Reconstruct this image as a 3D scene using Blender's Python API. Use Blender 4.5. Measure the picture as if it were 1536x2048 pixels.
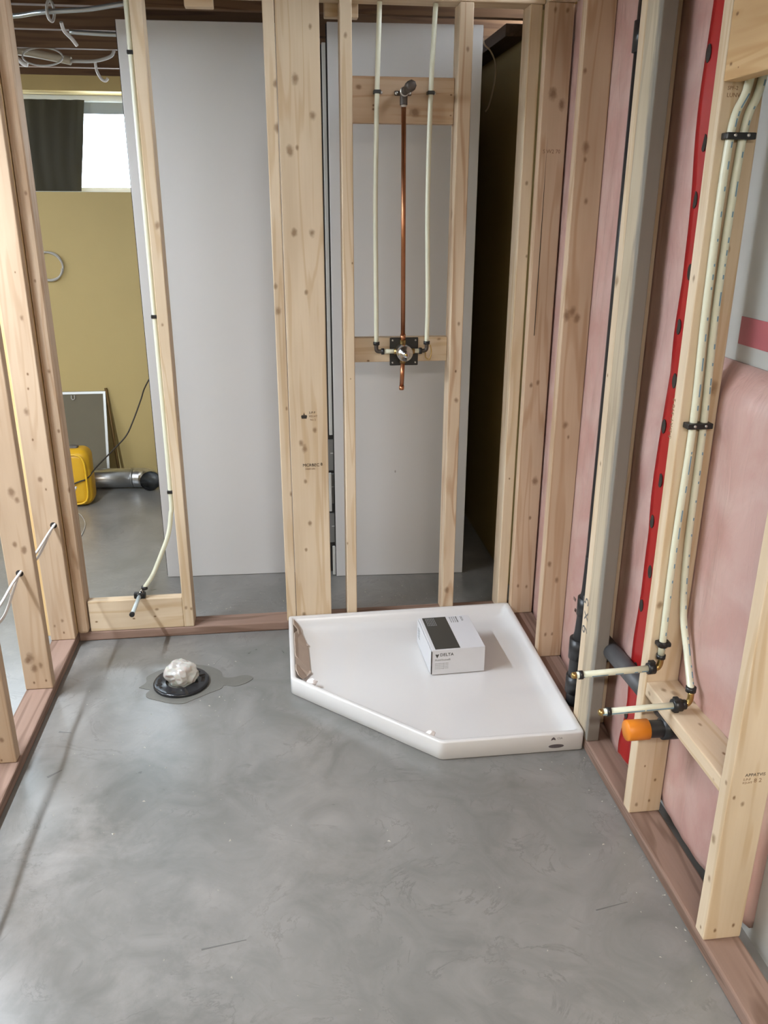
import bpy, bmesh, math, random
from mathutils import Vector, Matrix, noise
random.seed(7)
scene = bpy.context.scene
for o in list(bpy.data.objects): bpy.data.objects.remove(o, do_unlink=True)
COL = scene.collection

# ------------------------------------------------------------------ camera
cam_d = bpy.data.cameras.new('camera'); cam = bpy.data.objects.new('camera', cam_d); COL.objects.link(cam)
YAW, PITCH, ROLL, FPX = 0.1254, 0.3527, 0.0035, 1659.35
fwd = Vector((math.sin(YAW)*math.cos(PITCH), math.cos(YAW)*math.cos(PITCH), -math.sin(PITCH)))
rgt = Vector((math.cos(YAW), -math.sin(YAW), 0)); upv = rgt.cross(fwd)
r2 = rgt*math.cos(ROLL)+upv*math.sin(ROLL); u2 = -rgt*math.sin(ROLL)+upv*math.cos(ROLL)
M = Matrix((r2, u2, -fwd)).transposed().to_4x4(); M.translation = Vector((-0.8906, -2.9628, 1.5831))
cam.matrix_world = M
cam_d.sensor_fit = 'VERTICAL'; cam_d.sensor_height = 36.0; cam_d.sensor_width = 27.0
cam_d.lens = FPX/2048*36.0; cam_d.clip_start = 0.05
scene.camera = cam

# ------------------------------------------------------------------ world, lamps, exposure
w = bpy.data.worlds.new('sky'); scene.world = w; w.use_nodes = True
w.node_tree.nodes['Background'].inputs[0].default_value = (0.82, 0.91, 1.0, 1)
w.node_tree.nodes['Background'].inputs[1].default_value = 17.0
def area(name, loc, sx, sy, power, col, rot=(0, 0, 0)):
    d = bpy.data.lights.new(name, 'AREA'); d.shape = 'RECTANGLE'; d.size = sx; d.size_y = sy
    d.energy = power; d.color = col
    o = bpy.data.objects.new(name, d); COL.objects.link(o); o.location = loc; o.rotation_euler = rot
    return o
area('tube_lamp_beside_framing', (-2.42, -0.95, 2.12), 0.035, 1.2, 98, (0.82, 0.91, 1.0))
area('tube_lamp_behind_viewer', (-0.75, -3.55, 2.13), 1.2, 0.12, 68, (1.0, 0.95, 0.89))
area('added_rear_room_fill', (-3.3, 0.9, 2.12), 0.1, 1.2, 9, (1.0, 0.94, 0.85))  # fill light added to brighten the far room, no known fixture
area('added_left_window_fill', (-4.57, -0.45, 1.88), 0.5, 1.3, 10, (0.74, 0.86, 1.0), (0, math.radians(-78), 0))  # cool fill added at an unseen window in the left wall
portal = area('window_portal', (-2.35, 2.46, 1.905), 2.2, 0.52, 1, (1, 1, 1), (math.radians(-90), 0, 0))
portal.data.cycles.is_portal = True      # only guides the sky's own light through the window opening
vs = scene.view_settings
vs.view_transform = 'Standard'; vs.look = 'None'; vs.gamma = 1.0; vs.use_curve_mapping = False
vs.exposure = 0.22

# ------------------------------------------------------------------ material helpers
def newmat(name):
    m = bpy.data.materials.new(name); m.use_nodes = True
    nt = m.node_tree; b = nt.nodes['Principled BSDF']
    return m, nt, b
def N(nt, typ, **kw):
    n = nt.nodes.new(typ)
    for k, v in kw.items():
        if k in n.inputs.keys() if isinstance(k, str) else False: n.inputs[k].default_value = v
        else: setattr(n, k, v)
    return n
def col4(c): return (c[0], c[1], c[2], 1)
def plain(name, c, rough=0.5, metal=0.0, spec=0.5, var=0.0, vscale=20.0, bump=0.0, trans=0.0, coat=0.0):
    m, nt, b = newmat(name)
    b.inputs['Base Color'].default_value = col4(c); b.inputs['Roughness'].default_value = rough
    b.inputs['Metallic'].default_value = metal; b.inputs['Specular IOR Level'].default_value = spec
    b.inputs['Transmission Weight'].default_value = trans; b.inputs['Coat Weight'].default_value = coat
    tc = nt.nodes.new('ShaderNodeTexCoord')
    no = nt.nodes.new('ShaderNodeTexNoise'); no.inputs['Scale'].default_value = vscale; no.inputs['Detail'].default_value = 5
    nt.links.new(tc.outputs['Object'], no.inputs['Vector'])
    if var > 0:
        mx = nt.nodes.new('ShaderNodeMix'); mx.data_type = 'RGBA'
        mx.inputs[6].default_value = col4([x*(1-var) for x in c]); mx.inputs[7].default_value = col4([min(1, x*(1+var)) for x in c])
        nt.links.new(no.outputs[0], mx.inputs[0]); nt.links.new(mx.outputs[2], b.inputs['Base Color'])
    if bump > 0:
        bp = nt.nodes.new('ShaderNodeBump'); bp.inputs['Strength'].default_value = bump; bp.inputs['Distance'].default_value = 0.004
        nt.links.new(no.outputs[0], bp.inputs['Height']); nt.links.new(bp.outputs[0], b.inputs['Normal'])
    return m
def wood(name, axis, light, dark, knots=(), rough=0.62, ring=1.0, patch=None):
    """planed lumber: streaky grain along one axis, knots and nail holes at given local points"""
    m, nt, b = newmat(name)
    lk = nt.links.new
    tc = nt.nodes.new('ShaderNodeTexCoord'); oi = nt.nodes.new('ShaderNodeObjectInfo')
    ml = nt.nodes.new('ShaderNodeMath'); ml.operation = 'MULTIPLY'; ml.inputs[1].default_value = 37.0
    lk(oi.outputs['Random'], ml.inputs[0])
    ad = nt.nodes.new('ShaderNodeVectorMath'); ad.operation = 'ADD'
    lk(tc.outputs['Object'], ad.inputs[0]); lk(ml.outputs[0], ad.inputs[1])
    def mapped(along, across):
        mp = nt.nodes.new('ShaderNodeMapping')
        s = [across]*3; s['xyz'.index(axis)] = along
        mp.inputs['Scale'].default_value = s; lk(ad.outputs[0], mp.inputs['Vector']); return mp
    n1 = nt.nodes.new('ShaderNodeTexNoise'); n1.inputs['Scale'].default_value = 1; n1.inputs['Detail'].default_value = 5
    lk(mapped(2.0, 120).outputs[0], n1.inputs['Vector'])
    n2 = nt.nodes.new('ShaderNodeTexNoise'); n2.inputs['Scale'].default_value = 1; n2.inputs['Detail'].default_value = 2
    n2.inputs['Distortion'].default_value = 0.4
    lk(mapped(0.9, 14).outputs[0], n2.inputs['Vector'])
    rg = nt.nodes.new('ShaderNodeMath'); rg.operation = 'MULTIPLY'; rg.inputs[1].default_value = 34
    lk(n2.outputs[0], rg.inputs[0])
    sn = nt.nodes.new('ShaderNodeMath'); sn.operation = 'SINE'; lk(rg.outputs[0], sn.inputs[0])
    pw = nt.nodes.new('ShaderNodeMapRange'); pw.inputs[1].default_value = 0.35; pw.inputs[2].default_value = 1; pw.inputs[3].default_value = 0; pw.inputs[4].default_value = 0.7*ring
    lk(sn.outputs[0], pw.inputs[0])
    am = nt.nodes.new('ShaderNodeMath'); am.operation = 'MULTIPLY_ADD'; am.inputs[1].default_value = 0.5
    lk(n1.outputs[0], am.inputs[0]); lk(pw.outputs[0], am.inputs[2])
    mx = nt.nodes.new('ShaderNodeMix'); mx.data_type = 'RGBA'; mx.inputs[6].default_value = col4(light); mx.inputs[7].default_value = col4(dark)
    lk(am.outputs[0], mx.inputs[0]); out = mx.outputs[2]
    # broad tone drift along the board
    n3 = nt.nodes.new('ShaderNodeTexNoise'); n3.inputs['Scale'].default_value = 1; n3.inputs['Detail'].default_value = 3
    lk(mapped(1.6, 9).outputs[0], n3.inputs['Vector'])
    m3 = nt.nodes.new('ShaderNodeMix'); m3.data_type = 'RGBA'; m3.blend_type = 'MULTIPLY'; m3.inputs[0].default_value = 1
    r3 = nt.nodes.new('ShaderNodeValToRGB'); r3.color_ramp.elements[0].position = 0.3; r3.color_ramp.elements[0].color = (0.80, 0.76, 0.72, 1)
    r3.color_ramp.elements[1].position = 0.65; r3.color_ramp.elements[1].color = (1, 1, 1, 1)
    lk(n3.outputs[0], r3.inputs[0]); lk(out, m3.inputs[6]); lk(r3.outputs[0], m3.inputs[7]); out = m3.outputs[2]
    if patch:   # weathered grey stain running along the board
        pc, thr, along, across = patch
        n4 = nt.nodes.new('ShaderNodeTexNoise'); n4.inputs['Scale'].default_value = 1; n4.inputs['Detail'].default_value = 6
        lk(mapped(along, across).outputs[0], n4.inputs['Vector'])
        mr = nt.nodes.new('ShaderNodeMapRange'); mr.inputs[1].default_value = thr; mr.inputs[2].default_value = thr+0.1
        lk(n4.outputs[0], mr.inputs[0])
        m4 = nt.nodes.new('ShaderNodeMix'); m4.data_type = 'RGBA'; m4.inputs[7].default_value = col4(pc)
        lk(mr.outputs[0], m4.inputs[0]); lk(out, m4.inputs[6]); out = m4.outputs[2]
    kd = (dark[0]*0.34, dark[1]*0.26, dark[2]*0.20)
    wob = nt.nodes.new('ShaderNodeTexNoise'); wob.inputs['Scale'].default_value = 60; lk(tc.outputs['Object'], wob.inputs['Vector'])
    for kx, ky, kz, kr in knots:
        sb = nt.nodes.new('ShaderNodeVectorMath'); sb.operation = 'SUBTRACT'; lk(tc.outputs['Object'], sb.inputs[0]); sb.inputs[1].default_value = (kx, ky, kz)
        sc = [1/kr]*3; sc['xyz'.index(axis)] = 1/(kr*1.5)
        mu = nt.nodes.new('ShaderNodeVectorMath'); mu.operation = 'MULTIPLY'; lk(sb.outputs[0], mu.inputs[0]); mu.inputs[1].default_value = sc
        le = nt.nodes.new('ShaderNodeVectorMath'); le.operation = 'LENGTH'; lk(mu.outputs[0], le.inputs[0])
        a2 = nt.nodes.new('ShaderNodeMath'); a2.operation = 'ADD'; lk(le.outputs[1], a2.inputs[0]); lk(wob.outputs[0], a2.inputs[1])
        mr = nt.nodes.new('ShaderNodeMapRange'); mr.interpolation_type = 'SMOOTHSTEP'
        mr.inputs[1].default_value = 1.8; mr.inputs[2].default_value = 0.7; mr.inputs[3].default_value = 0; mr.inputs[4].default_value = 0.95 if kr <= .0045 else 0.74
        lk(a2.outputs[0], mr.inputs[0])
        mk = nt.nodes.new('ShaderNodeMix'); mk.data_type = 'RGBA'; mk.inputs[7].default_value = col4(kd)
        lk(mr.outputs[0], mk.inputs[0]); lk(out, mk.inputs[6]); out = mk.outputs[2]
    lk(out, b.inputs['Base Color']); b.inputs['Roughness'].default_value = rough
    b.inputs['Specular IOR Level'].default_value = 0.3
    bp = nt.nodes.new('ShaderNodeBump'); bp.inputs['Strength'].default_value = 0.12; bp.inputs['Distance'].default_value = 0.002
    lk(n1.outputs[0], bp.inputs['Height']); lk(bp.outputs[0], b.inputs['Normal'])
    return m
PL, PD = (0.69, 0.57, 0.42), (0.58, 0.435, 0.28)      # fresh pine
KL, KD = (0.61, 0.465, 0.335), (0.49, 0.335, 0.215)      # pinker pine
BL, BD = (0.30, 0.20, 0.158), (0.18, 0.112, 0.082)    # brown sill lumber
JL, JD = (0.16, 0.088, 0.045), (0.09, 0.045, 0.022)     # old dark joists

# ------------------------------------------------------------------ mesh helpers
def mk(name, bm, mat, parent=None, origin=(0, 0, 0), smooth=False):
    me = bpy.data.meshes.new(name); bmesh.ops.recalc_face_normals(bm, faces=bm.faces[:])
    if origin != (0, 0, 0): bmesh.ops.translate(bm, verts=bm.verts[:], vec=[-c for c in origin])
    bm.to_mesh(me); bm.free()
    if smooth:
        for p in me.polygons: p.use_smooth = True
    me.materials.append(mat)
    o = bpy.data.objects.new(name, me); COL.objects.link(o)
    o.location = origin
    if parent is not None:
        o.parent = parent
        o.location = Vector(origin) - (parent.location if parent else Vector())
        if parent.parent: o.location = o.location - parent.parent.location
    return o
def empty(name, loc=(0, 0, 0)):
    o = bpy.data.objects.new(name, None); COL.objects.link(o); o.location = loc; o.empty_display_size = 0.05
    return o
def tag(o, label, cat, group=None):
    o['label'] = label; o['category'] = cat
    if group: o['group'] = group
    return o
def structure(o): o['kind'] = 'structure'; return o
def bbox(bm, x0, x1, y0, y1, z0, z1, bev=0.0, seg=2):
    r = bmesh.ops.create_cube(bm, size=1.0); vs_ = r['verts']
    bmesh.ops.scale(bm, verts=vs_, vec=(x1-x0, y1-y0, z1-z0))
    bmesh.ops.translate(bm, verts=vs_, vec=((x0+x1)/2, (y0+y1)/2, (z0+z1)/2))
    if bev > 0:
        es = list({e for v in vs_ for e in v.link_edges})
        bmesh.ops.bevel(bm, geom=es, offset=bev, segments=seg, profile=0.5, affect='EDGES')
def box(name, x0, x1, y0, y1, z0, z1, mat, parent=None, bev=0.0025, seg=2):
    bm = bmesh.new(); bbox(bm, x0, x1, y0, y1, z0, z1, bev, seg)
    return mk(name, bm, mat, parent, ((x0+x1)/2, (y0+y1)/2, z0))
def catmull(pts, n=8):
    P = [Vector(p) for p in pts]
    if len(P) < 3: return P
    out = []
    for i in range(len(P)-1):
        p0 = P[i-1] if i else P[0]*2-P[1]; p1 = P[i]; p2 = P[i+1]; p3 = P[i+2] if i+2 < len(P) else P[-1]*2-P[-2]
        for k in range(n):
            t = k/n
            out.append(0.5*((2*p1)+(p2-p0)*t+(2*p0-5*p1+4*p2-p3)*t*t+(-p0+3*p1-3*p2+p3)*t**3))
    out.append(P[-1]); return out
def sweep(bm, path, r, seg=12, closed=False, caps=True):
    P = [Vector(p) for p in path]; n = len(P)
    rad = r if isinstance(r, (list, tuple)) else [r]*n
    rings = []; ref = None
    for i in range(n):
        if closed: t = P[(i+1) % n]-P[i-1]
        else: t = P[min(i+1, n-1)]-P[max(i-1, 0)]
        t.normalize()
        if ref is None:
            ref = Vector((0, 0, 1)) if abs(t.z) < 0.9 else Vector((1, 0, 0))
        a = (ref - t*ref.dot(t)).normalized(); bb = t.cross(a); ref = a
        rings.append([bm.verts.new(P[i]+(a*math.cos(2*math.pi*k/seg)+bb*math.sin(2*math.pi*k/seg))*rad[i]) for k in range(seg)])
    m = n if closed else n-1
    for i in range(m):
        A, B = rings[i], rings[(i+1) % n]
        for k in range(seg): bm.faces.new((A[k], A[(k+1) % seg], B[(k+1) % seg], B[k]))
    if caps and not closed:
        bm.faces.new(rings[0][::-1]); bm.faces.new(rings[-1])
def tube(name, pts, r, mat, parent=None, seg=12, smooth_path=True, n=8, origin=None):
    path = catmull(pts, n) if smooth_path else [Vector(p) for p in pts]
    bm = bmesh.new(); sweep(bm, path, r, seg)
    o = mk(name, bm, mat, parent, tuple(origin or pts[0]), True)
    me = o.data
    for p in me.polygons:
        if len(p.vertices) > 4: p.use_smooth = False
    return o
def lathe(bm, prof, c, axis='z', seg=24):
    """prof: list of (radius, height) along axis, closed at both ends when radius 0"""
    rings = []
    for r, h in prof:
        ring = []
        for k in range(seg):
            a = 2*math.pi*k/seg; u, v = r*math.cos(a), r*math.sin(a)
            p = {'z': (u, v, h), 'y': (u, h, v), 'x': (h, u, v)}[axis]
            ring.append(bm.verts.new(Vector(c)+Vector(p)))
        rings.append(ring)
    for A, B in zip(rings, rings[1:]):
        for k in range(seg): bm.faces.new((A[k], A[(k+1) % seg], B[(k+1) % seg], B[k]))
    bm.faces.new(rings[0]); bm.faces.new(rings[-1][::-1])
def turned(name, prof, c, mat, parent=None, axis='z', seg=24):
    bm = bmesh.new(); lathe(bm, prof, c, axis, seg); return mk(name, bm, mat, parent, tuple(c), True)
def prism(bm, poly, ax, a0, a1):
    """poly in the two remaining axes, extruded along ax"""
    def pt(p, h): return {'x': (h, p[0], p[1]), 'y': (p[0], h, p[1]), 'z': (p[0], p[1], h)}[ax]
    A = [bm.verts.new(pt(p, a0)) for p in poly]; B = [bm.verts.new(pt(p, a1)) for p in poly]
    bm.faces.new(A); bm.faces.new(B[::-1])
    for i in range(len(poly)):
        j = (i+1) % len(poly); bm.faces.new((A[i], A[j], B[j], B[i]))
def text(name, body, size, loc, xdir, ydir, mat, parent, align='LEFT', thick=0.0003):
    cu = bpy.data.curves.new('lettering', 'FONT'); cu.body = body; cu.size = size; cu.extrude = thick; cu.align_x = align; cu.resolution_u = 2
    t = bpy.data.objects.new('lettering', cu); COL.objects.link(t)
    bpy.context.view_layer.update()
    me = bpy.data.meshes.new_from_object(t.evaluated_get(bpy.context.evaluated_depsgraph_get()))
    bpy.data.objects.remove(t, do_unlink=True)
    x = Vector(xdir).normalized(); y = Vector(ydir).normalized(); z = x.cross(y)
    me.transform(Matrix((x, y, z)).transposed().to_4x4())
    me.materials.clear(); me.materials.append(mat)
    o = bpy.data.objects.new(name, me); COL.objects.link(o)
    o.parent = parent; o.location = Vector(loc)-parent.location
    return o
FX, FZ = (1, 0, 0), (0, 0, 1)        # lettering on faces turned to the viewer
SX = (0, -1, 0)                      # lettering on faces turned to -X

# ------------------------------------------------------------------ shared materials
M_ink = plain('black_ink', (0.03, 0.022, 0.016), 0.8)
M_inkfaint = plain('faded_ink', (0.22, 0.13, 0.075), 0.8)
M_pencil = plain('pencil_grey', (0.16, 0.15, 0.14), 0.8)
M_pex = plain('milky_pex_plastic', (0.66, 0.66, 0.52), 0.32, var=0.05, vscale=40)
M_pexblue = plain('blue_pipe_print', (0.16, 0.27, 0.36), 0.5)
M_blk = plain('black_plastic', (0.012, 0.012, 0.013), 0.4)
M_abs = plain('black_abs_pipe', (0.016, 0.016, 0.018), 0.38, var=0.2, vscale=30)
M_absg = plain('dusty_abs_pipe', (0.075, 0.075, 0.078), 0.5, var=0.25, vscale=25)
M_copper = plain('copper', (0.42, 0.185, 0.095), 0.34, metal=1.0, var=0.25, vscale=30)
M_brass = plain('brass', (0.48, 0.33, 0.13), 0.35, metal=1.0, var=0.2, vscale=60)
M_chrome = plain('chrome', (0.62, 0.63, 0.64), 0.16, metal=1.0)
M_iron = plain('dark_iron', (0.085, 0.07, 0.06), 0.5, metal=0.6, var=0.3, vscale=90)
M_solder = plain('solder', (0.55, 0.53, 0.5), 0.35, metal=0.9)
M_white = plain('white_acrylic', (0.63, 0.615, 0.605), 0.22, var=0.02, vscale=8, coat=0.3)
M_orange = plain('orange_plastic', (0.70, 0.22, 0.015), 0.45)
M_red = plain('red_tape', (0.36, 0.014, 0.014), 0.35, var=0.12, vscale=12)
M_hole = plain('dark_hole', (0.015, 0.01, 0.007), 0.9)
M_wire = plain('white_cable_sheath', (0.62, 0.58, 0.55), 0.45)
M_galv = plain('galvanized_steel', (0.55, 0.56, 0.57), 0.28, metal=1.0, var=0.18, vscale=35)
M_nail = plain('nail_head', (0.03, 0.02, 0.015), 0.6)

# ================================================================== THE SETTING
# concrete floor
m, nt, b = newmat('trowelled_concrete'); lk = nt.links.new
tc = nt.nodes.new('ShaderNodeTexCoord')
def noise_n(scale, det=6, dist=0.0, rough=0.5):
    n = nt.nodes.new('ShaderNodeTexNoise'); n.inputs['Scale'].default_value = scale; n.inputs['Detail'].default_value = det
    n.inputs['Distortion'].default_value = dist; n.inputs['Roughness'].default_value = rough; lk(tc.outputs['Object'], n.inputs['Vector']); return n
na = noise_n(1.3, 6, 0.8); nb = noise_n(5.5, 8, 1.2, 0.6); nc = noise_n(60, 6)
ra = nt.nodes.new('ShaderNodeValToRGB'); e = ra.color_ramp.elements
e[0].position = 0.30; e[0].color = (0.105, 0.107, 0.098, 1); e[1].position = 0.72; e[1].color = (0.265, 0.250, 0.238, 1)
x = e.new(0.5); x.color = (0.180, 0.175, 0.166, 1)
mixf = nt.nodes.new('ShaderNodeMath'); mixf.operation = 'MULTIPLY_ADD'; mixf.inputs[1].default_value = 0.52
lk(nb.outputs[0], mixf.inputs[0]); m5 = nt.nodes.new('ShaderNodeMath'); m5.operation = 'MULTIPLY'; m5.inputs[1].default_value = 0.48
lk(na.outputs[0], m5.inputs[0]); lk(m5.outputs[0], mixf.inputs[2]); lk(mixf.outputs[0], ra.inputs[0])
# scuffs: thin darker veins
vein = noise_n(3.2, 9, 2.2, 0.65)
ab = nt.nodes.new('ShaderNodeMath'); ab.operation = 'SUBTRACT'; ab.inputs[1].default_value = 0.5; lk(vein.outputs[0], ab.inputs[0])
ab2 = nt.nodes.new('ShaderNodeMath'); ab2.operation = 'ABSOLUTE'; lk(ab.outputs[0], ab2.inputs[0])
vr = nt.nodes.new('ShaderNodeMapRange'); vr.inputs[1].default_value = 0.0; vr.inputs[2].default_value = 0.02; vr.inputs[3].default_value = 0.70; vr.inputs[4].default_value = 1.0
lk(ab2.outputs[0], vr.inputs[0])
vmask = nt.nodes.new('ShaderNodeMapRange'); vmask.inputs[1].default_value = 0.47; vmask.inputs[2].default_value = 0.60; lk(nb.outputs[0], vmask.inputs[0])
vm = nt.nodes.new('ShaderNodeMix'); vm.data_type = 'FLOAT'; vm.inputs[2].default_value = 1.0; lk(vmask.outputs[0], vm.inputs[0]); lk(vr.outputs[0], vm.inputs[3])
fm = nt.nodes.new('ShaderNodeMix'); fm.data_type = 'RGBA'; fm.blend_type = 'MULTIPLY'; fm.inputs[0].default_value = 1
lk(ra.outputs[0], fm.inputs[6]); lk(vm.outputs[0], fm.inputs[7])
# pale dusty blotches
dust = noise_n(2.4, 10, 0.3, 0.72); dr = nt.nodes.new('ShaderNodeMapRange'); dr.inputs[1].default_value = 0.55; dr.inputs[2].default_value = 0.75; dr.inputs[4].default_value = 0.6
lk(dust.outputs[0], dr.inputs[0])
fm2 = nt.nodes.new('ShaderNodeMix'); fm2.data_type = 'RGBA'; fm2.inputs[7].default_value = (0.32, 0.295, 0.28, 1)
lk(dr.outputs[0], fm2.inputs[0]); lk(fm.outputs[2], fm2.inputs[6]); lk(fm2.outputs[2], b.inputs['Base Color'])
rr = nt.nodes.new('ShaderNodeMapRange'); rr.inputs[3].default_value = 0.22; rr.inputs[4].default_value = 0.42; lk(nb.outputs[0], rr.inputs[0]); lk(rr.outputs[0], b.inputs['Roughness'])
bp = nt.nodes.new('ShaderNodeBump'); bp.inputs['Strength'].default_value = 0.10; bp.inputs['Distance'].default_value = 0.003; lk(nc.outputs[0], bp.inputs['Height']); lk(bp.outputs[0], b.inputs['Normal'])
b.inputs['Specular IOR Level'].default_value = 0.6; b.inputs['Coat Weight'].default_value = 0.55; b.inputs['Coat Roughness'].default_value = 0.3
M_floor = m
floor = structure(box('floor', -4.6, 0.25, -5.0, 2.7, -0.1, 0.0, M_floor, bev=0)); floor.location.z = -0.1

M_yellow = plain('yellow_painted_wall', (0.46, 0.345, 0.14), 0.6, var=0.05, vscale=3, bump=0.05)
M_yellow_shaded = plain('shade_darkened_yellow_wall', (0.26, 0.185, 0.06), 0.7, var=0.06, vscale=3)  # same yellow paint, darkened so the colour carries the corridor's shade
M_conc = plain('bare_wall_concrete', (0.43, 0.425, 0.395), 0.4, var=0.25, vscale=5, bump=0.15)
M_sub = plain('subfloor_boards', (0.09, 0.05, 0.028), 0.8, var=0.3, vscale=6)
# far wall with the window recess (opening x -3.45..-1.25, z 1.654..2.165)
bm = bmesh.new()
bbox(bm, -4.6, -3.45, 2.2, 2.45, 0, 2.24); bbox(bm, -1.25, 0.25, 2.2, 2.45, 0, 2.24)
bbox(bm, -3.45, -1.25, 2.2, 2.45, 0, 1.654); bbox(bm, -3.45, -1.25, 2.2, 2.45, 2.165, 2.24)
structure(mk('wall_back', bm, M_yellow, None, (-2, 2.2, 0)))
structure(box('wall_corridor', 0.085, 0.25, 0.091, 2.199, 0, 2.24, M_yellow_shaded, bev=0))
structure(box('wall_right', 0.132, 0.25, -5.0, 0.09, 0, 2.24, M_conc, bev=0))
bm = bmesh.new()
bbox(bm, -4.7, -4.6, -5.0, -1.15, 0, 2.24); bbox(bm, -4.7, -4.6, 0.25, 2.2, 0, 2.24); bbox(bm, -4.7, -4.6, -1.15, 0.25, 0, 1.6); bbox(bm, -4.7, -4.6, -1.15, 0.25, 2.16, 2.24)
structure(mk('wall_left', bm, M_yellow, None, (-4.65, -1.4, 0)))
structure(box('wall_front', -4.6, 0.25, -5.1, -5.0, 0, 2.48, M_yellow, bev=0))
structure(box('ceiling', -4.7, 0.25, -5.1, 2.7, 2.466, 2.5, M_sub, bev=0))
structure(box('trim_1', -4.6, 0.25, 2.2, 2.28, 2.241, 2.465, wood('rim_joist_wood', 'x', JL, JD), bev=0.002))
# window in the recess
M_frame = plain('white_window_vinyl', (0.72, 0.74, 0.74), 0.35)
m, nt, b = newmat('window_glass'); 
tr = nt.nodes.new('ShaderNodeBsdfTransparent'); tr.inputs[0].default_value = (0.95, 0.98, 1, 1); gl = nt.nodes.new('ShaderNodeBsdfGlossy'); gl.inputs['Roughness'].default_value = 0.02
ms = nt.nodes.new('ShaderNodeMixShader'); ms.inputs[0].default_value = 0.06
nt.links.new(tr.outputs[0], ms.inputs[1]); nt.links.new(gl.outputs[0], ms.inputs[2]); nt.links.new(ms.outputs[0], nt.nodes['Material Output'].inputs[0])
M_glass = m
win = structure(empty('window_1', (-2.0, 2.40, 1.654)))
for (a, c, d, e_) in ((-3.45, -1.25, 1.654, 1.682), (-3.45, -1.25, 2.125, 2.165), (-3.45, -3.41, 1.682, 2.125), (-1.29, -1.25, 1.682, 2.125), (-2.37, -2.33, 1.682, 2.125)):
    box('window_frame', a, c, 2.38, 2.43, d, e_, M_frame, win, 0.004)
box('pane', -3.41, -2.37, 2.40, 2.406, 1.682, 2.125, M_glass, win, 0)
box('pane', -2.33, -1.29, 2.40, 2.406, 1.682, 2.125, M_glass, win, 0)

win2 = structure(empty('window_2', (-4.65, -0.45, 1.6)))  # unseen window, added to go with the cool fill from the left
for (a, c, d, e_) in ((-1.15, .25, 1.6, 1.64), (-1.15, .25, 2.12, 2.16), (-1.15, -1.11, 1.64, 2.12), (.21, .25, 1.64, 2.12), (-.47, -.43, 1.64, 2.12)):
    box('window_frame', -4.69, -4.64, a, c, d, e_, M_frame, win2, 0.004)
box('pane', -4.67, -4.664, -1.11, -.47, 1.64, 2.12, M_glass, win2, 0); box('pane', -4.67, -4.664, -.43, .21, 1.64, 2.12, M_glass, win2, 0)

m, nt, b = newmat('pale_blind_fabric'); b.inputs['Base Color'].default_value = (.6, .66, .7, 1)
tl = nt.nodes.new('ShaderNodeBsdfTranslucent'); tl.inputs[0].default_value = (.085, .10, .115, 1); mxs = nt.nodes.new('ShaderNodeMixShader'); mxs.inputs[0].default_value = .5
nt.links.new(b.outputs[0], mxs.inputs[1]); nt.links.new(tl.outputs[0], mxs.inputs[2]); nt.links.new(mxs.outputs[0], nt.nodes['Material Output'].inputs[0])
box('blind', -2.33, -1.29, 2.370, 2.374, 2.068, 2.128, m, win, 0)

# ------------------------------------------------------------------ framing lumber
TOP = 2.192
def stud(label, x0, x1, y0, y1, tone=(PL, PD), knots=(), z0=0.0385, z1=TOP, group=None, name='wall_stud', mat=None, bev=0.003, cat='stud'):
    ox, oy = (x0+x1)/2, (y0+y1)/2
    kn = [(kx-ox, ky-oy, kz-z0, kr) for kx, ky, kz, kr in knots]
    mt = mat or wood('lumber_'+label[:18], 'z', tone[0], tone[1], kn)
    o = box(name, x0, x1, y0, y1, z0, z1, mt, None, bev)
    return tag(o, label, cat, group)
# sill plates and top plates
M_sill_x = wood('brown_sill_x', 'x', BL, BD, rough=0.7); M_sill_y = wood('brown_sill_y', 'y', BL, BD, rough=0.7)
def plate(name, label, *a, mat): return tag(box(name, *a, mat, None, 0.005), label, 'plate')
plate('bottom_plate', 'brown wooden sill plate on the floor under the left row of studs', -1.791, -1.702, -3.2, 0.089, 0, 0.038, mat=M_sill_y)
plate('bottom_plate', 'brown wooden sill plate running across behind the shower base', -1.7015, 0.0, 0.0, 0.089, 0, 0.038, mat=M_sill_x)
plate('bottom_plate', 'brown wooden sill plate along the pink insulated wall on the right', 0.0005, 0.089, -3.2, 0.089, 0, 0.038, mat=M_sill_y)
M_top_x = wood('pine_top_x', 'x', PL, PD); M_top_y = wood('pine_top_y', 'y', PL, PD)
plate('top_plate', 'pale pine top plate above the shower valve studs', -1.7015, 0.0, 0.0, 0.089, TOP+.0005, 2.2295, mat=M_top_x)
plate('top_plate', 'pine top plate above the pink insulated wall studs', 0.0005, 0.089, -3.2, 0.089, TOP+.0005, 2.2295, mat=M_top_y)
plate('top_plate', 'pine top plate above the left row of studs', -1.791, -1.702, -3.2, 0.089, TOP+.0005, 2.2295, mat=M_top_y)

GB, GR, GL = 'studs of the wall behind the shower base', 'studs of the pink insulated wall', 'studs of the left open wall'
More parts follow.
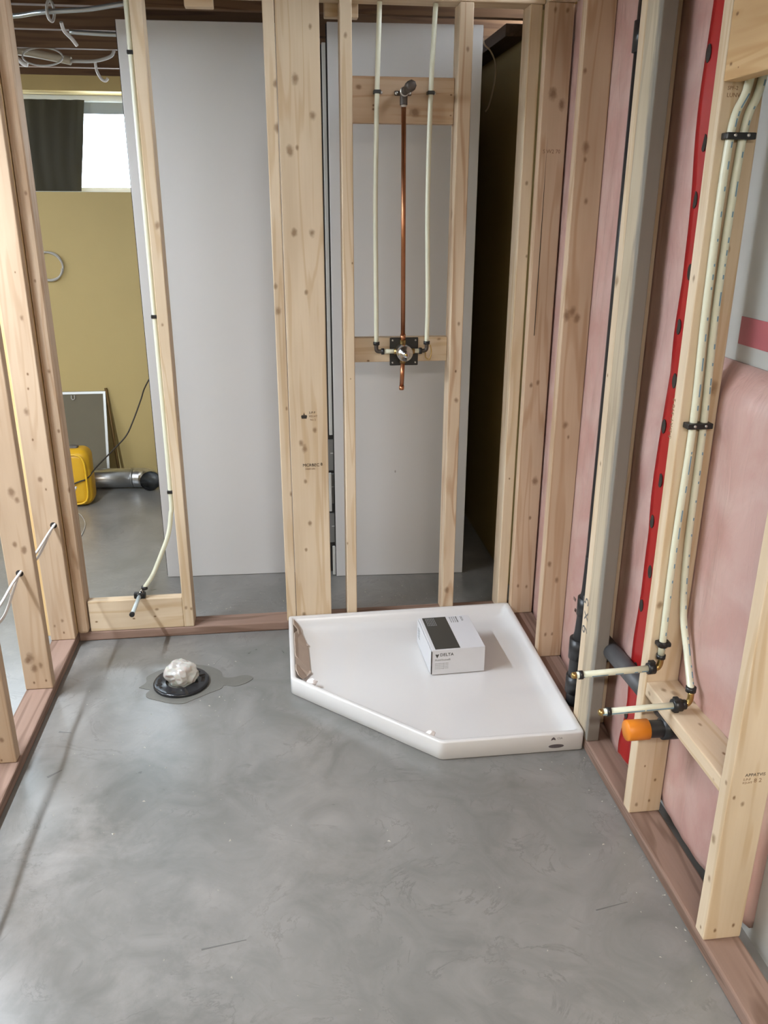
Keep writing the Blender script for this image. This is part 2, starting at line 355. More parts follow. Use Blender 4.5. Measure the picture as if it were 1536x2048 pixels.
# wall behind the shower base
stud('round-edged pine end stud in the left corner beside the low blocking', -1.7015, -1.660, -0.0145, 0.0745, (KL, KD),
     [(-1.68, -.0145, 1.35, .005), (-1.675, -.0145, 1.05, .006), (-1.672, -.0145, 1.62, .005), (-1.66, -.01, .62, .008), (-1.67, -.0145, .84, .005)], group=GB, bev=0.012)
stl = stud('slim pine stud left of the big white panel with a plastic pipe clipped to it', -1.302, -1.264, 0.0005, 0.089, (PL, PD),
     [(-1.273, 0, 1.521, .010), (-1.285, 0, 1.2, .005), (-1.29, 0, .12, .006), (-1.27, 0, .115, .005), (-1.264, .04, .86, .01)], group=GB)
post_e = stud('narrow pine stud edge butted against the wide centre post', -0.902, -0.8655, 0.0005, 0.089, (PL, PD),
     [(-.895, 0, 1.326, .008), (-.89, 0, 1.242, .012), (-.873, 0, .897, .005), (-.868, 0, 1.95, .01), (-.868, 0, 1.82, .012), (-.868, 0, .57, .007)], group=GB)
post = stud('wide flat pine post with two black grade stamps in the centre', -0.864, -0.726, 0.0005, 0.038, (PL, PD),
     [(-.807, 0, 1.964, .012), (-.83, 0, 1.752, .013), (-.807, 0, 1.763, .006), (-.754, 0, 1.857, .011), (-.826, 0, 1.499, .011), (-.766, 0, 1.499, .010),
      (-.791, 0, 1.304, .007), (-.773, 0, .815, .008), (-.825, 0, .766, .009), (-.812, 0, .745, .011), (-.813, 0, .618, .007), (-.801, 0, .449, .008), (-.819, 0, .341, .006), (-.835, 0, .062, .009), (-.755, 0, 2.11, .006)], group=GB)
stud('slim pine stud left of the hanging water pipes', -0.662, -0.624, 0.0005, 0.089, (PL, PD),
     [(-.645, 0, 2.09, .006), (-.66, 0, .36, .005), (-.64, 0, 1.0, .003), (-.63, 0, 1.4, .003)], group=GB)
stud('pine stud right of the shower valve with curved grain', -0.279, -0.234, 0.0005, 0.089, (PL, KD),
     [(-.25, 0, .913, .008), (-.262, 0, .14, .010), (-.25, 0, 1.19, .006), (-.279, .04, 1.557, .012), (-.25, 0, 2.06, .006), (-.255, 0, 1.02, .004)], group=GB)
stud('pale pine corner stud beside the dark corridor opening', -0.050, -0.010, 0.0005, 0.089, (PL, PD),
     [(-.03, 0, 1.66, .006), (-.015, 0, 1.42, .005), (-.03, 0, .6, .004)], group=GB)
# pink insulated wall
r0 = stud('pinkish wide stud in the right corner with a long drying crack', -0.005, 0.084, -0.038, -0.0005, (KL, KD),
     [(.03, -.038, 1.93, .014), (.062, -.038, 1.90, .012), (.02, -.038, .97, .007), (.045, -.038, .98, .007), (.05, -.038, .45, .006), (.02, -.038, .16, .006), (.055, -.038, .155, .006), (.02, -.038, 2.17, .006), (.06, -.038, 2.17, .006), (.06, -.038, .60, .012)], group=GR)
r2 = stud('stud with a large dark knot, second from the corner in the pink wall', 0.0005, 0.089, -0.388, -0.350, (KL, KD),
     [(.012, -.388, 1.262, .013), (.046, -.388, 1.255, .011), (.030, -.388, 1.275, .012), (.03, -.388, 1.749, .012), (.031, -.388, 1.715, .006), (.036, -.388, .909, .010), (.05, -.388, .866, .005), (.02, -.388, .406, .008), (.05, -.388, .345, .008), (.025, -.388, .13, .006), (.05, -.388, .13, .005), (.01, -.388, 1.95, .006), (.045, -.388, 1.6, .007)], group=GR)
r3a = stud('clean pine stud edge in front of the black vent pipe', 0.0005, 0.089, -0.8135, -0.776, (PL, PD),
     [(0, -.79, 1.40, .012), (0, -.80, .9, .006), (0, -.79, 1.15, .004)], group=GR)
Mweather = wood('weathered_grey_lumber', 'z', (0.54, 0.46, 0.34), (0.42, 0.35, 0.26), rough=0.8)
nt = Mweather.node_tree; lk = nt.links.new; b = nt.nodes['Principled BSDF']; src = b.inputs['Base Color'].links[0].from_socket
tcw = nt.nodes.new('ShaderNodeTexCoord'); sx = nt.nodes.new('ShaderNodeSeparateXYZ'); lk(tcw.outputs['Object'], sx.inputs[0])
mpw = nt.nodes.new('ShaderNodeMapping'); mpw.inputs['Scale'].default_value = (30, 30, 5); lk(tcw.outputs['Object'], mpw.inputs['Vector'])
nw = nt.nodes.new('ShaderNodeTexNoise'); nw.inputs['Scale'].default_value = 1; nw.inputs['Detail'].default_value = 6; nw.inputs['Roughness'].default_value = .65; lk(mpw.outputs[0], nw.inputs['Vector'])
ma = nt.nodes.new('ShaderNodeMath'); ma.operation = 'MULTIPLY_ADD'; ma.inputs[1].default_value = .055; lk(nw.outputs[0], ma.inputs[0]); lk(sx.outputs['Y'], ma.inputs[2])
mrw = nt.nodes.new('ShaderNodeMapRange'); mrw.inputs[1].default_value = .012; mrw.inputs[2].default_value = -.006; mrw.inputs[3].default_value = 0; mrw.inputs[4].default_value = .92; lk(ma.outputs[0], mrw.inputs[0])
mw = nt.nodes.new('ShaderNodeMix'); mw.data_type = 'RGBA'; mw.inputs[7].default_value = (.20, .185, .165, 1); lk(mrw.outputs[0], mw.inputs[0]); lk(src, mw.inputs[6]); lk(mw.outputs[2], b.inputs['Base Color'])
r3b = stud('grey weathered flat board nailed beside the clean stud, above the white base corner', 0.0005, 0.0385, -0.903, -0.814, group=GR, mat=Mweather)
r4 = stud('pine stud carrying two plastic water pipes and a red tape strip beside it', 0.0005, 0.089, -1.227, -1.189, (PL, PD),
     [(.071, -1.227, 1.203, .012), (.012, -1.227, .667, .008), (.064, -1.227, .142, .004), (.03, -1.227, .19, .003), (.02, -1.227, .065, .005), (.055, -1.227, .075, .004), (0, -1.21, 1.44, .006), (.06, -1.227, 1.50, .006)], group=GR)
r5 = stud('nearest pine stud at the right edge with an ink stamp', 0.0005, 0.089, -1.647, -1.609, (PL, PD),
     [(.013, -1.647, .429, .004), (.035, -1.647, .41, .005), (.025, -1.647, .065, .004), (.067, -1.647, .075, .004), (0, -1.63, .455, .005), (0, -1.62, .3, .009), (0, -1.63, .2, .007), (0, -1.63, .06, .004)], group=GR)
# left open wall
LT = ((0.50, 0.37, 0.258), (0.43, 0.30, 0.195))
l0 = stud('pine stud with cable hole nearest the left back corner', -1.791, -1.702, -0.053, -0.015, LT,
     [(-1.728, -.053, 1.235, .007), (-1.728, -.053, 1.38, .003), (-1.75, -.053, .822, .004), (-1.757, -.053, .92, .010), (-1.745, -.053, .676, .009), (-1.73, -.053, .64, .004), (-1.74, -.053, 1.0, .004), (-1.735, -.053, 1.05, .004), (-1.77, -.053, .10, .005), (-1.74, -.053, .07, .004), (-1.74, -.053, .12, .006)], group=GL)
stud('yellowish stud edge doubled up behind the left corner stud', -1.818, -1.7025, -0.0145, 0.0235, ((0.74, 0.53, 0.27), (0.64, 0.43, 0.2)), group=GL)
l1 = stud('pine stud with dark bark scars, second from the left corner', -1.791, -1.702, -0.396, -0.358, LT,
     [(-1.735, -.396, .745, .012), (-1.722, -.396, .72, .008), (-1.76, -.396, .16, .014), (-1.752, -.396, .12, .012), (-1.73, -.396, .13, .008), (-1.77, -.396, .15, .010), (-1.725, -.396, .55, .010), (-1.75, -.396, .57, .008), (-1.72, -.396, .07, .004), (-1.76, -.396, .065, .004)], group=GL)
l2 = stud('pine stud foot at the left picture edge, third from the corner', -1.797, -1.709, -0.80, -0.762, LT, [(-1.74, -.8, .12, .008), (-1.75, -.8, .05, .004)], group=GL)
stud('pine stud of the left wall just outside the picture', -1.797, -1.708, -1.215, -1.177, LT, group=GL)
stud('pine stud of the left wall nearest the viewer outside the picture', -1.797, -1.708, -1.63, -1.592, LT, group=GL)

# blocking
def board(name, label, a, axis, tone=(PL, PD), knots=(), bev=0.003):
    x0, x1, y0, y1, z0, z1 = a; ox, oy = (x0+x1)/2, (y0+y1)/2
    kn = [(kx-ox, ky-oy, kz-z0, kr) for kx, ky, kz, kr in knots]
    return tag(box(name, *a, wood('board_'+label[:16], axis, tone[0], tone[1], kn), None, bev), label, 'blocking')
lowb = board('blocking_board', 'low pine blocking board on the sill at the toilet water stub', (-1.655, -1.3025, 0.002, 0.040, 0.0385, 0.166), 'x', (PL, PD),
      [(-1.63, .002, .08, .004), (-1.49, .002, .085, .004), (-1.40, .002, .12, .006), (-1.41, .002, .09, .004)])
board('blocking_board', 'pine blocking board high up behind the shower arm elbow', (-0.6235, -0.2795, 0.051, 0.089, 1.843, 1.983), 'x', (KL, KD),
      [(-.411, .051, 1.877, .014), (-.55, .051, 1.897, .004), (-.55, .051, 1.885, .004), (-.53, .051, 1.94, .005), (-.6, .051, 1.95, .008), (-.29, .051, 1.932, .003), (-.29, .051, 1.87, .003)])
board('blocking_board', 'narrow pine blocking board behind the shower valve plate', (-0.6235, -0.2795, 0.051, 0.089, 1.05, 1.138), 'x', (PL, PD),
      [(-.31, .051, 1.13, .006), (-.57, .051, 1.055, .004)])
board('blocking_board', 'flat pine block carrying the two stub-out elbows on the right', (0.003, 0.088, -1.6085, -1.2275, 0.412, 0.45), 'y', (PL, PD),
      [(.05, -1.29, .45, .010), (.03, -1.27, .45, .007), (.08, -1.33, .45, .006), (.05, -1.42, .45, .005), (.05, -1.53, .45, .004), (.08, -1.55, .45, .003), (.006, -1.25, .43, .006), (.006, -1.58, .425, .004)])
backer = board('backer_board', 'orange-tinted backer board with nail holes at the top right corner', (0.0005, 0.0385, -1.6085, -1.2275, 1.817, 1.957), 'y', ((0.62, 0.42, 0.22), (0.52, 0.32, 0.145)),
      [(0, -1.25, 1.845, .004), (0, -1.25, 1.93, .004), (0, -1.28, 1.835, .002)])
board('wood_cleat', 'short pale cleat under the joists above the left white panel', (-1.145, -1.055, 0.0895, 0.128, 2.172, 2.2285), 'x')
board('wood_cleat', 'short pale cleat behind the top of the stud left of the water pipes', (-0.705, -0.595, 0.0895, 0.128, 2.155, 2.2285), 'x')
# drying crack on the corner stud, crack on the wide post edge
bm = bmesh.new(); prism(bm, [(.018, 1.15), (.0195, 1.45), (.021, 1.80), (.0222, 1.45), (.0205, 1.15)], 'y', -0.0386, -0.0375); mk('drying_crack', bm, M_hole, r0, (.02, -.038, 1.15))
# stamps and pencil marks
bm = bmesh.new(); prism(bm, [(-.820, .858), (-.802, .858), (-.800, .868), (-.804, .872), (-.808, .870), (-.811, .882), (-.814, .870), (-.818, .872), (-.822, .868)], 'y', 0.0, 0.0012)
mk('grade_stamp', bm, M_ink, post, (-.811, .0005, .858))
text('grade_stamp', 'S-P-F', .011, (-.793, 0, .876), FX, FZ, M_ink, post); text('grade_stamp', 'KD HT', .010, (-.793, 0, .863), FX, FZ, M_inkfaint, post); text('grade_stamp', 'No 2', .010, (-.790, 0, .850), FX, FZ, M_inkfaint, post)
text('grade_stamp', 'MCRBEC', .016, (-.822, 0, .676), FX, FZ, M_ink, post); text('grade_stamp', '8', .016, (-.756, 0, .678), FX, FZ, M_ink, post); text('grade_stamp', 'S-DRY 236', .008, (-.812, 0, .664), FX, FZ, M_inkfaint, post)
text('grade_stamp', 'APPATVIS', .0105, (.029, -1.647, .480), FX, FZ, M_ink, r5); text('grade_stamp', 'S-P-F', .008, (.026, -1.647, .470), FX, FZ, M_inkfaint, r5); text('grade_stamp', '8 2', .014, (.050, -1.647, .464), FX, FZ, M_inkfaint, r5); text('grade_stamp', 'KD-HT', .007, (.026, -1.647, .462), FX, FZ, M_inkfaint, r5)
text('grade_stamp', 'SPF-2', .010, (.012, -1.227, 1.803), FX, FZ, M_inkfaint, r4); text('grade_stamp', 'LUNVE1', .011, (.012, -1.227, 1.790), FX, FZ, M_inkfaint, r4)
text('grade_stamp', 'S W2 70', .017, (.008, -.038, 1.752), FX, FZ, M_inkfaint, r0)
text('pencil_mark', '9 x 5', .060, (0.0005, -0.825, .36), (0, .12, .99), (0, .99, -.12), M_pencil, r3b)
text('pencil_mark', 'S-DRY 370 2', .018, (0.0005, -1.198, 1.08), (0, 0, 1), (0, 1, 0), M_inkfaint, r4)
# drilled holes in the left studs
for st, x_, y_, z_ in ((l0, -1.722, -.0532, .503), (l1, -1.750, -.3962, .470)):
    turned('drilled_hole', [(0.0001, 0), (.012, 0), (.012, .002), (.0001, .002)], (x_, y_, z_), M_hole, st, 'y', 16)

# joists
M_joist = wood('old_dark_joist', 'x', JL, JD, rough=0.8)
for y_, lb in ((-.42, 'dark joist above the shower area outside the picture'), (0.0, 'dark joist resting over the top plate of the shower wall'), (.42, 'dark floor joist just behind the shower wall, nearest of the row'), (.86, 'dark floor joist, second behind the shower wall, above the silver conduit'),
               (1.29, 'dark floor joist, third behind the shower wall, with the cable ring'), (1.84, 'dark floor joist nearest the far window')):
    tag(box('ceiling_joist', -4.6, 0.25, y_, y_+.038, 2.2302, 2.4655, M_joist, None, 0.002), lb, 'joist', 'ceiling joists')
tag(box('ceiling_beam', 0.0, 0.084, 0.5, 1.8, 2.185, 2.229, wood('old_dark_beam', 'y', (0.06, 0.035, 0.02), (0.035, 0.02, 0.01)), None, 0.003), 'dark timber beam at the top of the yellow corridor wall', 'beam')

# ------------------------------------------------------------------ insulation between the right-hand studs
m, nt, b = newmat('pink_insulation_under_poly'); lk = nt.links.new
tc = nt.nodes.new('ShaderNodeTexCoord'); no = nt.nodes.new('ShaderNodeTexNoise'); no.inputs['Scale'].default_value = 6; no.inputs['Detail'].default_value = 6; no.inputs['Distortion'].default_value = 0.6
lk(tc.outputs['Object'], no.inputs['Vector'])
rp = nt.nodes.new('ShaderNodeValToRGB'); rp.color_ramp.elements[0].position = .3; rp.color_ramp.elements[0].color = (0.45, 0.25, 0.218, 1); rp.color_ramp.elements[1].position = .7; rp.color_ramp.elements[1].color = (0.55, 0.382, 0.34, 1)
lk(no.outputs[0], rp.inputs[0]); lk(rp.outputs[0], b.inputs['Base Color'])
b.inputs['Roughness'].default_value = 0.45; b.inputs['Coat Weight'].default_value = 0.35; b.inputs['Coat Roughness'].default_value = 0.22
n2 = nt.nodes.new('ShaderNodeTexNoise'); n2.inputs['Scale'].default_value = 14; n2.inputs['Detail'].default_value = 4; n2.inputs['Distortion'].default_value = 1.5
mp = nt.nodes.new('ShaderNodeMapping'); mp.inputs['Scale'].default_value = (1, 1.3, .45); mp.inputs['Rotation'].default_value = (.5, 0, 0); lk(tc.outputs['Object'], mp.inputs['Vector']); lk(mp.outputs[0], n2.inputs['Vector'])
bp = nt.nodes.new('ShaderNodeBump'); bp.inputs['Strength'].default_value = 0.35; bp.inputs['Distance'].default_value = 0.01; lk(n2.outputs[0], bp.inputs['Height']); lk(bp.outputs[0], b.inputs['Normal']); lk(bp.outputs[0], b.inputs['Coat Normal'])
M_pink = m
def surf(y, z, y0, y1, seed, puff):
    t = (y-y0)/(y1-y0); e_ = math.sin(math.pi*t)**0.7 if 0 < t < 1 else 0.0
    f = noise.noise(Vector((seed, y*7, z*2.0+y*3)))*0.010 + abs(noise.noise(Vector((seed+9, y*11+z*2.5, z*3.0))))*0.014
    return 0.0905 - max(0.0, puff+f)*e_
def batt(label, y0, y1, z0, z1, seed, puff=0.012, ea=.018, eb=.018):
    ny, nz = 32, int((z1-z0)/0.028)
    bm = bmesh.new(); F, B = [], []
    for j in range(nz+1):
        z = z0+(z1-z0)*j/nz; fr, bk = [], []
        for i in range(ny+1):
            y = y0-ea+(y1-y0+ea+eb)*i/ny
            ez = min(1, (z-z0)/.05+.1, (z1-z)/.10+.05)
            x_ = surf(y, z, y0, y1, seed, puff); x_ = x_ if z1 > 2 or ez == 1 else 0.129-(0.129-x_)*(1-(1-ez)**2)
            fr.append(bm.verts.new((x_, y, z))); bk.append(bm.verts.new((0.131, y, z)))
        F.append(fr); B.append(bk)
    for j in range(nz):
        for i in range(ny):
            bm.faces.new((F[j][i], F[j][i+1], F[j+1][i+1], F[j+1][i])); bm.faces.new((B[j][i], B[j+1][i], B[j+1][i+1], B[j][i+1]))
        bm.faces.new((F[j][0], F[j+1][0], B[j+1][0], B[j][0])); bm.faces.new((F[j][ny], B[j][ny], B[j+1][ny], F[j+1][ny]))
    for i in range(ny):
        bm.faces.new((F[0][i], B[0][i], B[0][i+1], F[0][i+1])); bm.faces.new((F[nz][i], F[nz][i+1], B[nz][i+1], B[nz][i]))
    o = mk('insulation_batt', bm, M_pink, None, (0.131, (y0+y1)/2, z0), True)
    return tag(o, label, 'insulation', 'pink insulation batts of the right wall')
batt('pink plastic-covered insulation next to the right corner stud', -0.350, -0.038, 0.0385, 2.19, 3.1, .012, .018, .05)
ins2 = batt('pink insulation in front of which the thin black vent pipe runs', -0.776, -0.388, 0.0385, 2.19, 7.7, .012, .018, .018)
ins3 = batt('deep red-shaded pink insulation behind the weathered board, red tape on it', -1.11, -0.814, 0.0385, 2.19, 12.3, .010, .0, .018)
batt('pink insulation low in the bay with the flat stub-out block', -1.609, -1.227, 0.0385, 1.26, 21.9, .008, .018, .095)
text('printed_words', 'IIIII', .020, (.0735, -.50, .325), SX, (0, -.3, 1), M_ink, ins2); text('printed_words', 'III I', .020, (.0735, -.52, .29), SX, (0, -.3, 1), M_ink, ins2)
text('printed_words', 'KE', .034, (.077, -.975, .265), SX, (0, -.3, 1), M_ink, ins3)
# red tape following the plastic sheet
bm = bmesh.new(); rows = []
for j in range(90):
    z = 0.05+2.12*j/89; row = []
    for i in range(5):
        wob = noise.noise(Vector((2.2, 5.0, z*5)))*.006
        y = -1.056+.008-.022*z/2.2+0.064*i/4+wob*.4+(0.008*math.sin(z*22) if z < .35 else 0)
        row.append((surf(y, z, -1.11, -.814, 12.3, .010)*1.0-0.0035, y, z))
    rows.append([(bm.verts.new(p), bm.verts.new((p[0]+.0015, p[1], p[2]))) for p in row])
for A, B in zip(rows, rows[1:]):
    for i in range(4):
        for s in (0, 1): bm.faces.new((A[i][s], A[i+1][s], B[i+1][s], B[i][s]))
    for i in (0, 4): bm.faces.new((A[i][0], B[i][0], B[i][1], A[i][1]))
tape = tag(mk('sheathing_tape', bm, M_red, None, (.09, -1.01, .05), True), 'vertical red sheathing tape with black round logos beside the pipe stud', 'tape')
k = 0
for z in (0.20, .36, .55, .66, .80, .92, 1.06, 1.18, 1.31, 1.44, 1.60, 1.72, 1.90, 2.03):
    y = -.998-.022*z/2.2-(k % 2)*.016; k += 1
    x_ = surf(y, z, -1.11, -.814, 12.3, .010)-0.0048
    bm = bmesh.new(); ring = [(y+.011*math.cos(a*math.pi/6), z+.019*math.sin(a*math.pi/6)) for a in range(12)]
    prism(bm, ring, 'x', x_, x_+.001); mk('printed_logo', bm, M_ink, tape, (x_, y, z))
M_redfade = plain('dusty_red_tape', (0.36, 0.10, 0.11), 0.4, var=0.2, vscale=14)
tag(box('sheathing_tape', 0.1295, 0.1315, -1.62, -1.20, 1.298, 1.358, M_redfade, None, 0), 'horizontal faded red tape on the grey wall at the right edge', 'tape')
# fastening clip seen low on the insulation
tag(box('tape_patch', 0.0755, 0.080, -1.560, -1.528, .335, .385, plain('grey_tape', (0.16, 0.15, 0.17), .5), None, 0.001), 'small grey patch on the pink insulation under the flat block', 'patch')

# ------------------------------------------------------------------ drain and vent pipes
vp = empty('vent_pipe', (.045, -.70, .05))
tube('pipe', [(.047, -.70, .55), (.047, -.70, 2.19)], .0215, M_abs, vp, 18, False)
turned('coupling', [(.0215, -.035), (.027, -.035), (.027, .035), (.0215, .035)], (.047, -.70, 1.985), M_abs, vp, 'z', 20)
tube('sanitary_tee', [(.047, -.70, .57), (.044, -.70, .45), (.036, -.70, .32), (.030, -.70, .20), (.030, -.70, .045)], [.022]*9+[.024]*9+[.027]*9+[.027]*6, M_abs, vp, 20)
turned('coupling', [(.02, -.03), (.029, -.03), (.029, .03), (.02, .03)], (.041, -.70, .40), M_abs, vp, 'z', 20)
turned('coupling', [(.02, -.035), (.033, -.035), (.033, .035), (.02, .035)], (.031, -.70, .25), M_abs, vp, 'z', 20)
turned('coupling', [(.02, -.03), (.033, -.03), (.033, .03), (.02, .03)], (.030, -.70, .12), M_abs, vp, 'z', 20)
tag(vp, 'thin black plastic vent pipe behind the clean stud edge', 'pipe')
dp = empty('drain_pipe', (.06, -1.0, .36))
tube('pipe', [(.050, -.826, .347), (.050, -1.183, .366)], .026, M_absg, dp, 20, False)
tube('trap_arm', [(.050, -1.232, .370), (.050, -1.30, .377), (.042, -1.335, .385), (.010, -1.338, .386), (-.040, -1.338, .388)], .0215, M_abs, dp, 20)
turned('coupling', [(.02, -.02), (.027, -.02), (.027, .02), (.02, .02)], (.020, -1.338, .386), M_abs, dp, 'x', 20)
turned('test_cap', [(.0001, -.055), (.024, -.055), (.0255, -.052), (.0255, 0), (.021, 0)], (-.036, -1.338, .388), M_orange, dp, 'x', 24)
turned('hanger', [(.0001, -.004), (.014, -.004), (.014, .004), (.0001, .004)], (.052, -.86, .305), M_blk, dp, 'x', 16)
tag(dp, 'dusty black drain pipe through the studs ending in an orange test cap', 'pipe')

# ------------------------------------------------------------------ PEX water lines
def ring(name, c, axis, r, ln, mat, parent): return turned(name, [(r*.7, -ln/2), (r, -ln/2), (r, ln/2), (r*.7, ln/2)], c, mat, parent, axis, 18)
def marks(pts, r, side, parent, seed, dash=.022):
    """blue printing along a pipe: short dashes lying on its skin"""
    rnd = random.Random(seed); path = catmull(pts, 14); bm = bmesh.new(); run = 0; nxt = .03
    sv = Vector(side).normalized()
    for a, c in zip(path, path[1:]):
        d = (c-a); L = d.length; run += L
        if run > nxt:
            t = d.normalized(); s = (sv-t*sv.dot(t)).normalized(); ww = t.cross(s)
            q = rnd.choice((.25, .4, .3, 1.3, .5, .7))*dash; p = a+s*(r-.0004)
            vs8 = [bm.verts.new(p+t*(q*i)+ww*(.0013*j)+s*(.0011*h_)) for i in (-.5, .5) for j in (-1, 1) for h_ in (0, 1)]
            for f in ((0, 1, 3, 2), (4, 6, 7, 5), (0, 4, 5, 1), (2, 3, 7, 6), (0, 2, 6, 4), (1, 5, 7, 3)): bm.faces.new([vs8[i] for i in f])
            nxt = run+rnd.uniform(.012, .05)
    o = mk('printed_marks', bm, M_pexblue, parent, tuple(pts[0])); o['kind'] = 'stuff'; return o
R_ = .0085
# two lines on the right stud
wl = empty('water_pipe', (.026, -1.24, .50))
P1 = [(.062, -1.238, 2.0), (.050, -1.237, 1.815), (.026, -1.2365, 1.718), (.023, -1.2375, 1.40), (.030, -1.2365, 1.122), (.024, -1.2385, .82), (.026, -1.24, .535)]
tube('pipe', P1, R_, M_pex, wl); marks(P1, R_, (.25, -1, 0), wl, 3)
ring('crimp_ring', (.026, -1.24, .565), 'z', .0125, .014, M_blk, wl); ring('crimp_ring', (.026, -1.24, .530), 'z', .0115, .010, M_blk, wl)
box('bend_bracket', .010, .044, -1.252, -1.2285, .560, .572, M_blk, wl, .003)
tube('elbow', [(.026, -1.24, .535), (.026, -1.241, .512), (.019, -1.242, .499), (.000, -1.244, .498)], .0075, M_brass, wl)
S1 = [(.012, -1.243, .499), (-.195, -1.250, .497)]
tube('stub_pipe', S1, R_, M_pex, wl, 14, False); marks([S1[0], ((S1[0][0]+S1[1][0])/2, -1.2465, .498), S1[1]], R_, (0, -1, -.3), wl, 5, .03)
ring('crimp_ring', (.002, -1.2435, .499), 'x', .0145, .018, M_blk, wl); box('crimp_ear', -.006, .010, -1.251, -1.237, .508, .520, M_blk, wl, .002)
ring('crimp_ring', (-.183, -1.2495, .497), 'x', .011, .010, M_blk, wl)
turned('end_cap', [(.0001, -.012), (.006, -.012), (.0085, -.009), (.0085, 0), (.004, 0)], (-.194, -1.250, .497), M_brass, wl, 'x', 14)
tag(wl, 'left plastic pipe of the pair on the right stud, with upper stub', 'pipe', None)
wl = empty('water_pipe', (.050, -1.36, .47))
P2 = [(.088, -1.238, 2.0), (.076, -1.237, 1.815), (.053, -1.2365, 1.718), (.046, -1.2375, 1.40), (.055, -1.2365, 1.122), (.057, -1.2385, .82), (.064, -1.248, .66), (.066, -1.290, .565), (.052, -1.358, .497)]
tube('pipe', P2, R_, M_pex, wl); marks(P2, R_, (.25, -1, 0), wl, 11)
ring('crimp_ring', (.0535, -1.352, .503), 'z', .0125, .012, M_blk, wl)
tube('elbow', [(.052, -1.358, .497), (.050, -1.361, .480), (.043, -1.362, .470), (.028, -1.362, .468)], .0075, M_brass, wl)
S2 = [(.040, -1.362, .468), (-.165, -1.362, .462)]
tube('stub_pipe', S2, R_, M_pex, wl, 14, False); marks([S2[0], (-.06, -1.362, .465), S2[1]], R_, (0, -1, -.1), wl, 8, .04)
ring('crimp_ring', (.018, -1.362, .4675), 'x', .0155, .022, M_blk, wl); ring('crimp_ring', (.034, -1.362, .468), 'x', .012, .010, M_blk, wl); box('crimp_ear', .008, .022, -1.372, -1.353, .451, .488, M_blk, wl, .003)
ring('crimp_ring', (-.152, -1.362, .4625), 'x', .011, .010, M_blk, wl)
turned('end_cap', [(.0001, -.012), (.006, -.012), (.0085, -.009), (.0085, 0), (.004, 0)], (-.164, -1.362, .462), M_brass, wl, 'x', 14)
tag(wl, 'right one of two plastic pipes on the right stud, lower stub', 'pipe', None)
for z_, xa, xb, lb in ((1.718, .011, .073, 'black double pipe clip with two nails high on the right stud'), (1.122, .010, .070, 'black double pipe clip with two nails halfway down the right stud')):
    cl = empty('pipe_clip', ((xa+xb)/2, -1.2275, z_))
    bm = bmesh.new(); bbox(bm, xa, xb, -1.2535, -1.2275, z_-.0065, z_+.0065, .002); mk('strap', bm, M_blk, cl, ((xa+xb)/2, -1.24, z_))
    for xn in (xa+.016, xb-.018):
        turned('nail', [(.0001, -.003), (.0032, -.003), (.0032, 0), (.0001, 0)], (xn, -1.2535, z_+.001), M_solder, cl, 'y', 12)
    tag(cl, lb, 'clip')
# toilet supply line on the slim stud
wl = empty('water_pipe', (-1.46, .02, .17))
P3 = [(-1.3115, .020, 2.19), (-1.3115, .020, 2.03), (-1.3115, .020, 1.2), (-1.3115, .020, .60), (-1.318, .020, .50), (-1.334, .020, .42), (-1.368, .020, .338), (-1.406, .020, .257), (-1.440, .020, .208)]
tube('pipe', P3, R_, M_pex, wl)
ring('crimp_ring', (-1.441, .020, .206), 'z', .012, .012, M_blk, wl)
tube('elbow', [(-1.440, .020, .208), (-1.452, .018, .193), (-1.456, .005, .187), (-1.457, -.012, .186)], .0078, M_chrome, wl)
box('bracket', -1.482, -1.438, .004, .024, .1665, .190, M_blk, wl, .004)
tube('stub_pipe', [(-1.457, -.004, .1865), (-1.4615, -.165, .186)], .0075, plain('bluish_pipe_plastic', (.52, .58, .58), .3), wl, 14, False)
ring('crimp_ring', (-1.4575, -.012, .1862), 'y', .0115, .012, M_blk, wl); ring('end_cap', (-1.4615, -.163, .186), 'y', .0095, .008, M_blk, wl)
tag(wl, 'plastic pipe on the slim left stud curving to a stub over the low block', 'pipe')
for z_, lb in ((2.029, 'small black pipe clip near the top of the slim left stud'), (1.226, 'small black pipe clip at mid height of the slim left stud'), (.591, 'small black pipe clip where the pipe bends off the slim left stud')):
    cl = empty('pipe_clip', (-1.3025, .02, z_))
    bm = bmesh.new(); bbox(bm, -1.3225, -1.3025, .008, .032, z_-.006, z_+.006, .002); mk('strap', bm, M_blk, cl, (-1.311, .02, z_))
    tag(cl, lb, 'clip')
# shower riser lines
def riser(label, P, side, ex, hang):
    wl = empty('water_pipe', P[-1])
    tube('pipe', P, .0082, M_pex, wl)
    x_, y_, z_ = P[-1]
    ring('crimp_ring', (x_, y_, z_+.002), 'z', .0115, .011, M_blk, wl)
    tube('elbow', [(x_, y_, z_), (x_, y_, z_-.018), (x_+side*.006, y_, z_-.026), (x_+side*.026, y_, z_-.027)], .0072, M_iron, wl)
    ring('crimp_ring', (x_+side*.023, y_, z_-.027), 'x', .0115, .010, M_blk, wl)
    tube('branch_pipe', [(x_+side*.018, y_, z_-.027), (ex, y_, z_-.027)], .0082, M_pex, wl, 14, False)
    if hang: tube('tie_wire', [(x_+.012, y_-.008, z_-.005), (x_+.016, y_-.010, z_-.03), (x_+.010, y_-.012, z_-.055), (x_-.004, y_-.010, z_-.050), (x_-.006, y_-.010, z_-.03)], .0022, M_brass, wl, 8)
    tag(wl, label, 'pipe'); return wl
riser('milky plastic riser pipe left of the copper pipe', [(-.533, .030, 2.19), (-.541, .030, 1.935), (-.547, .026, 1.604), (-.545, .022, 1.272), (-.544, .022, 1.120)], 1, -.470, False)
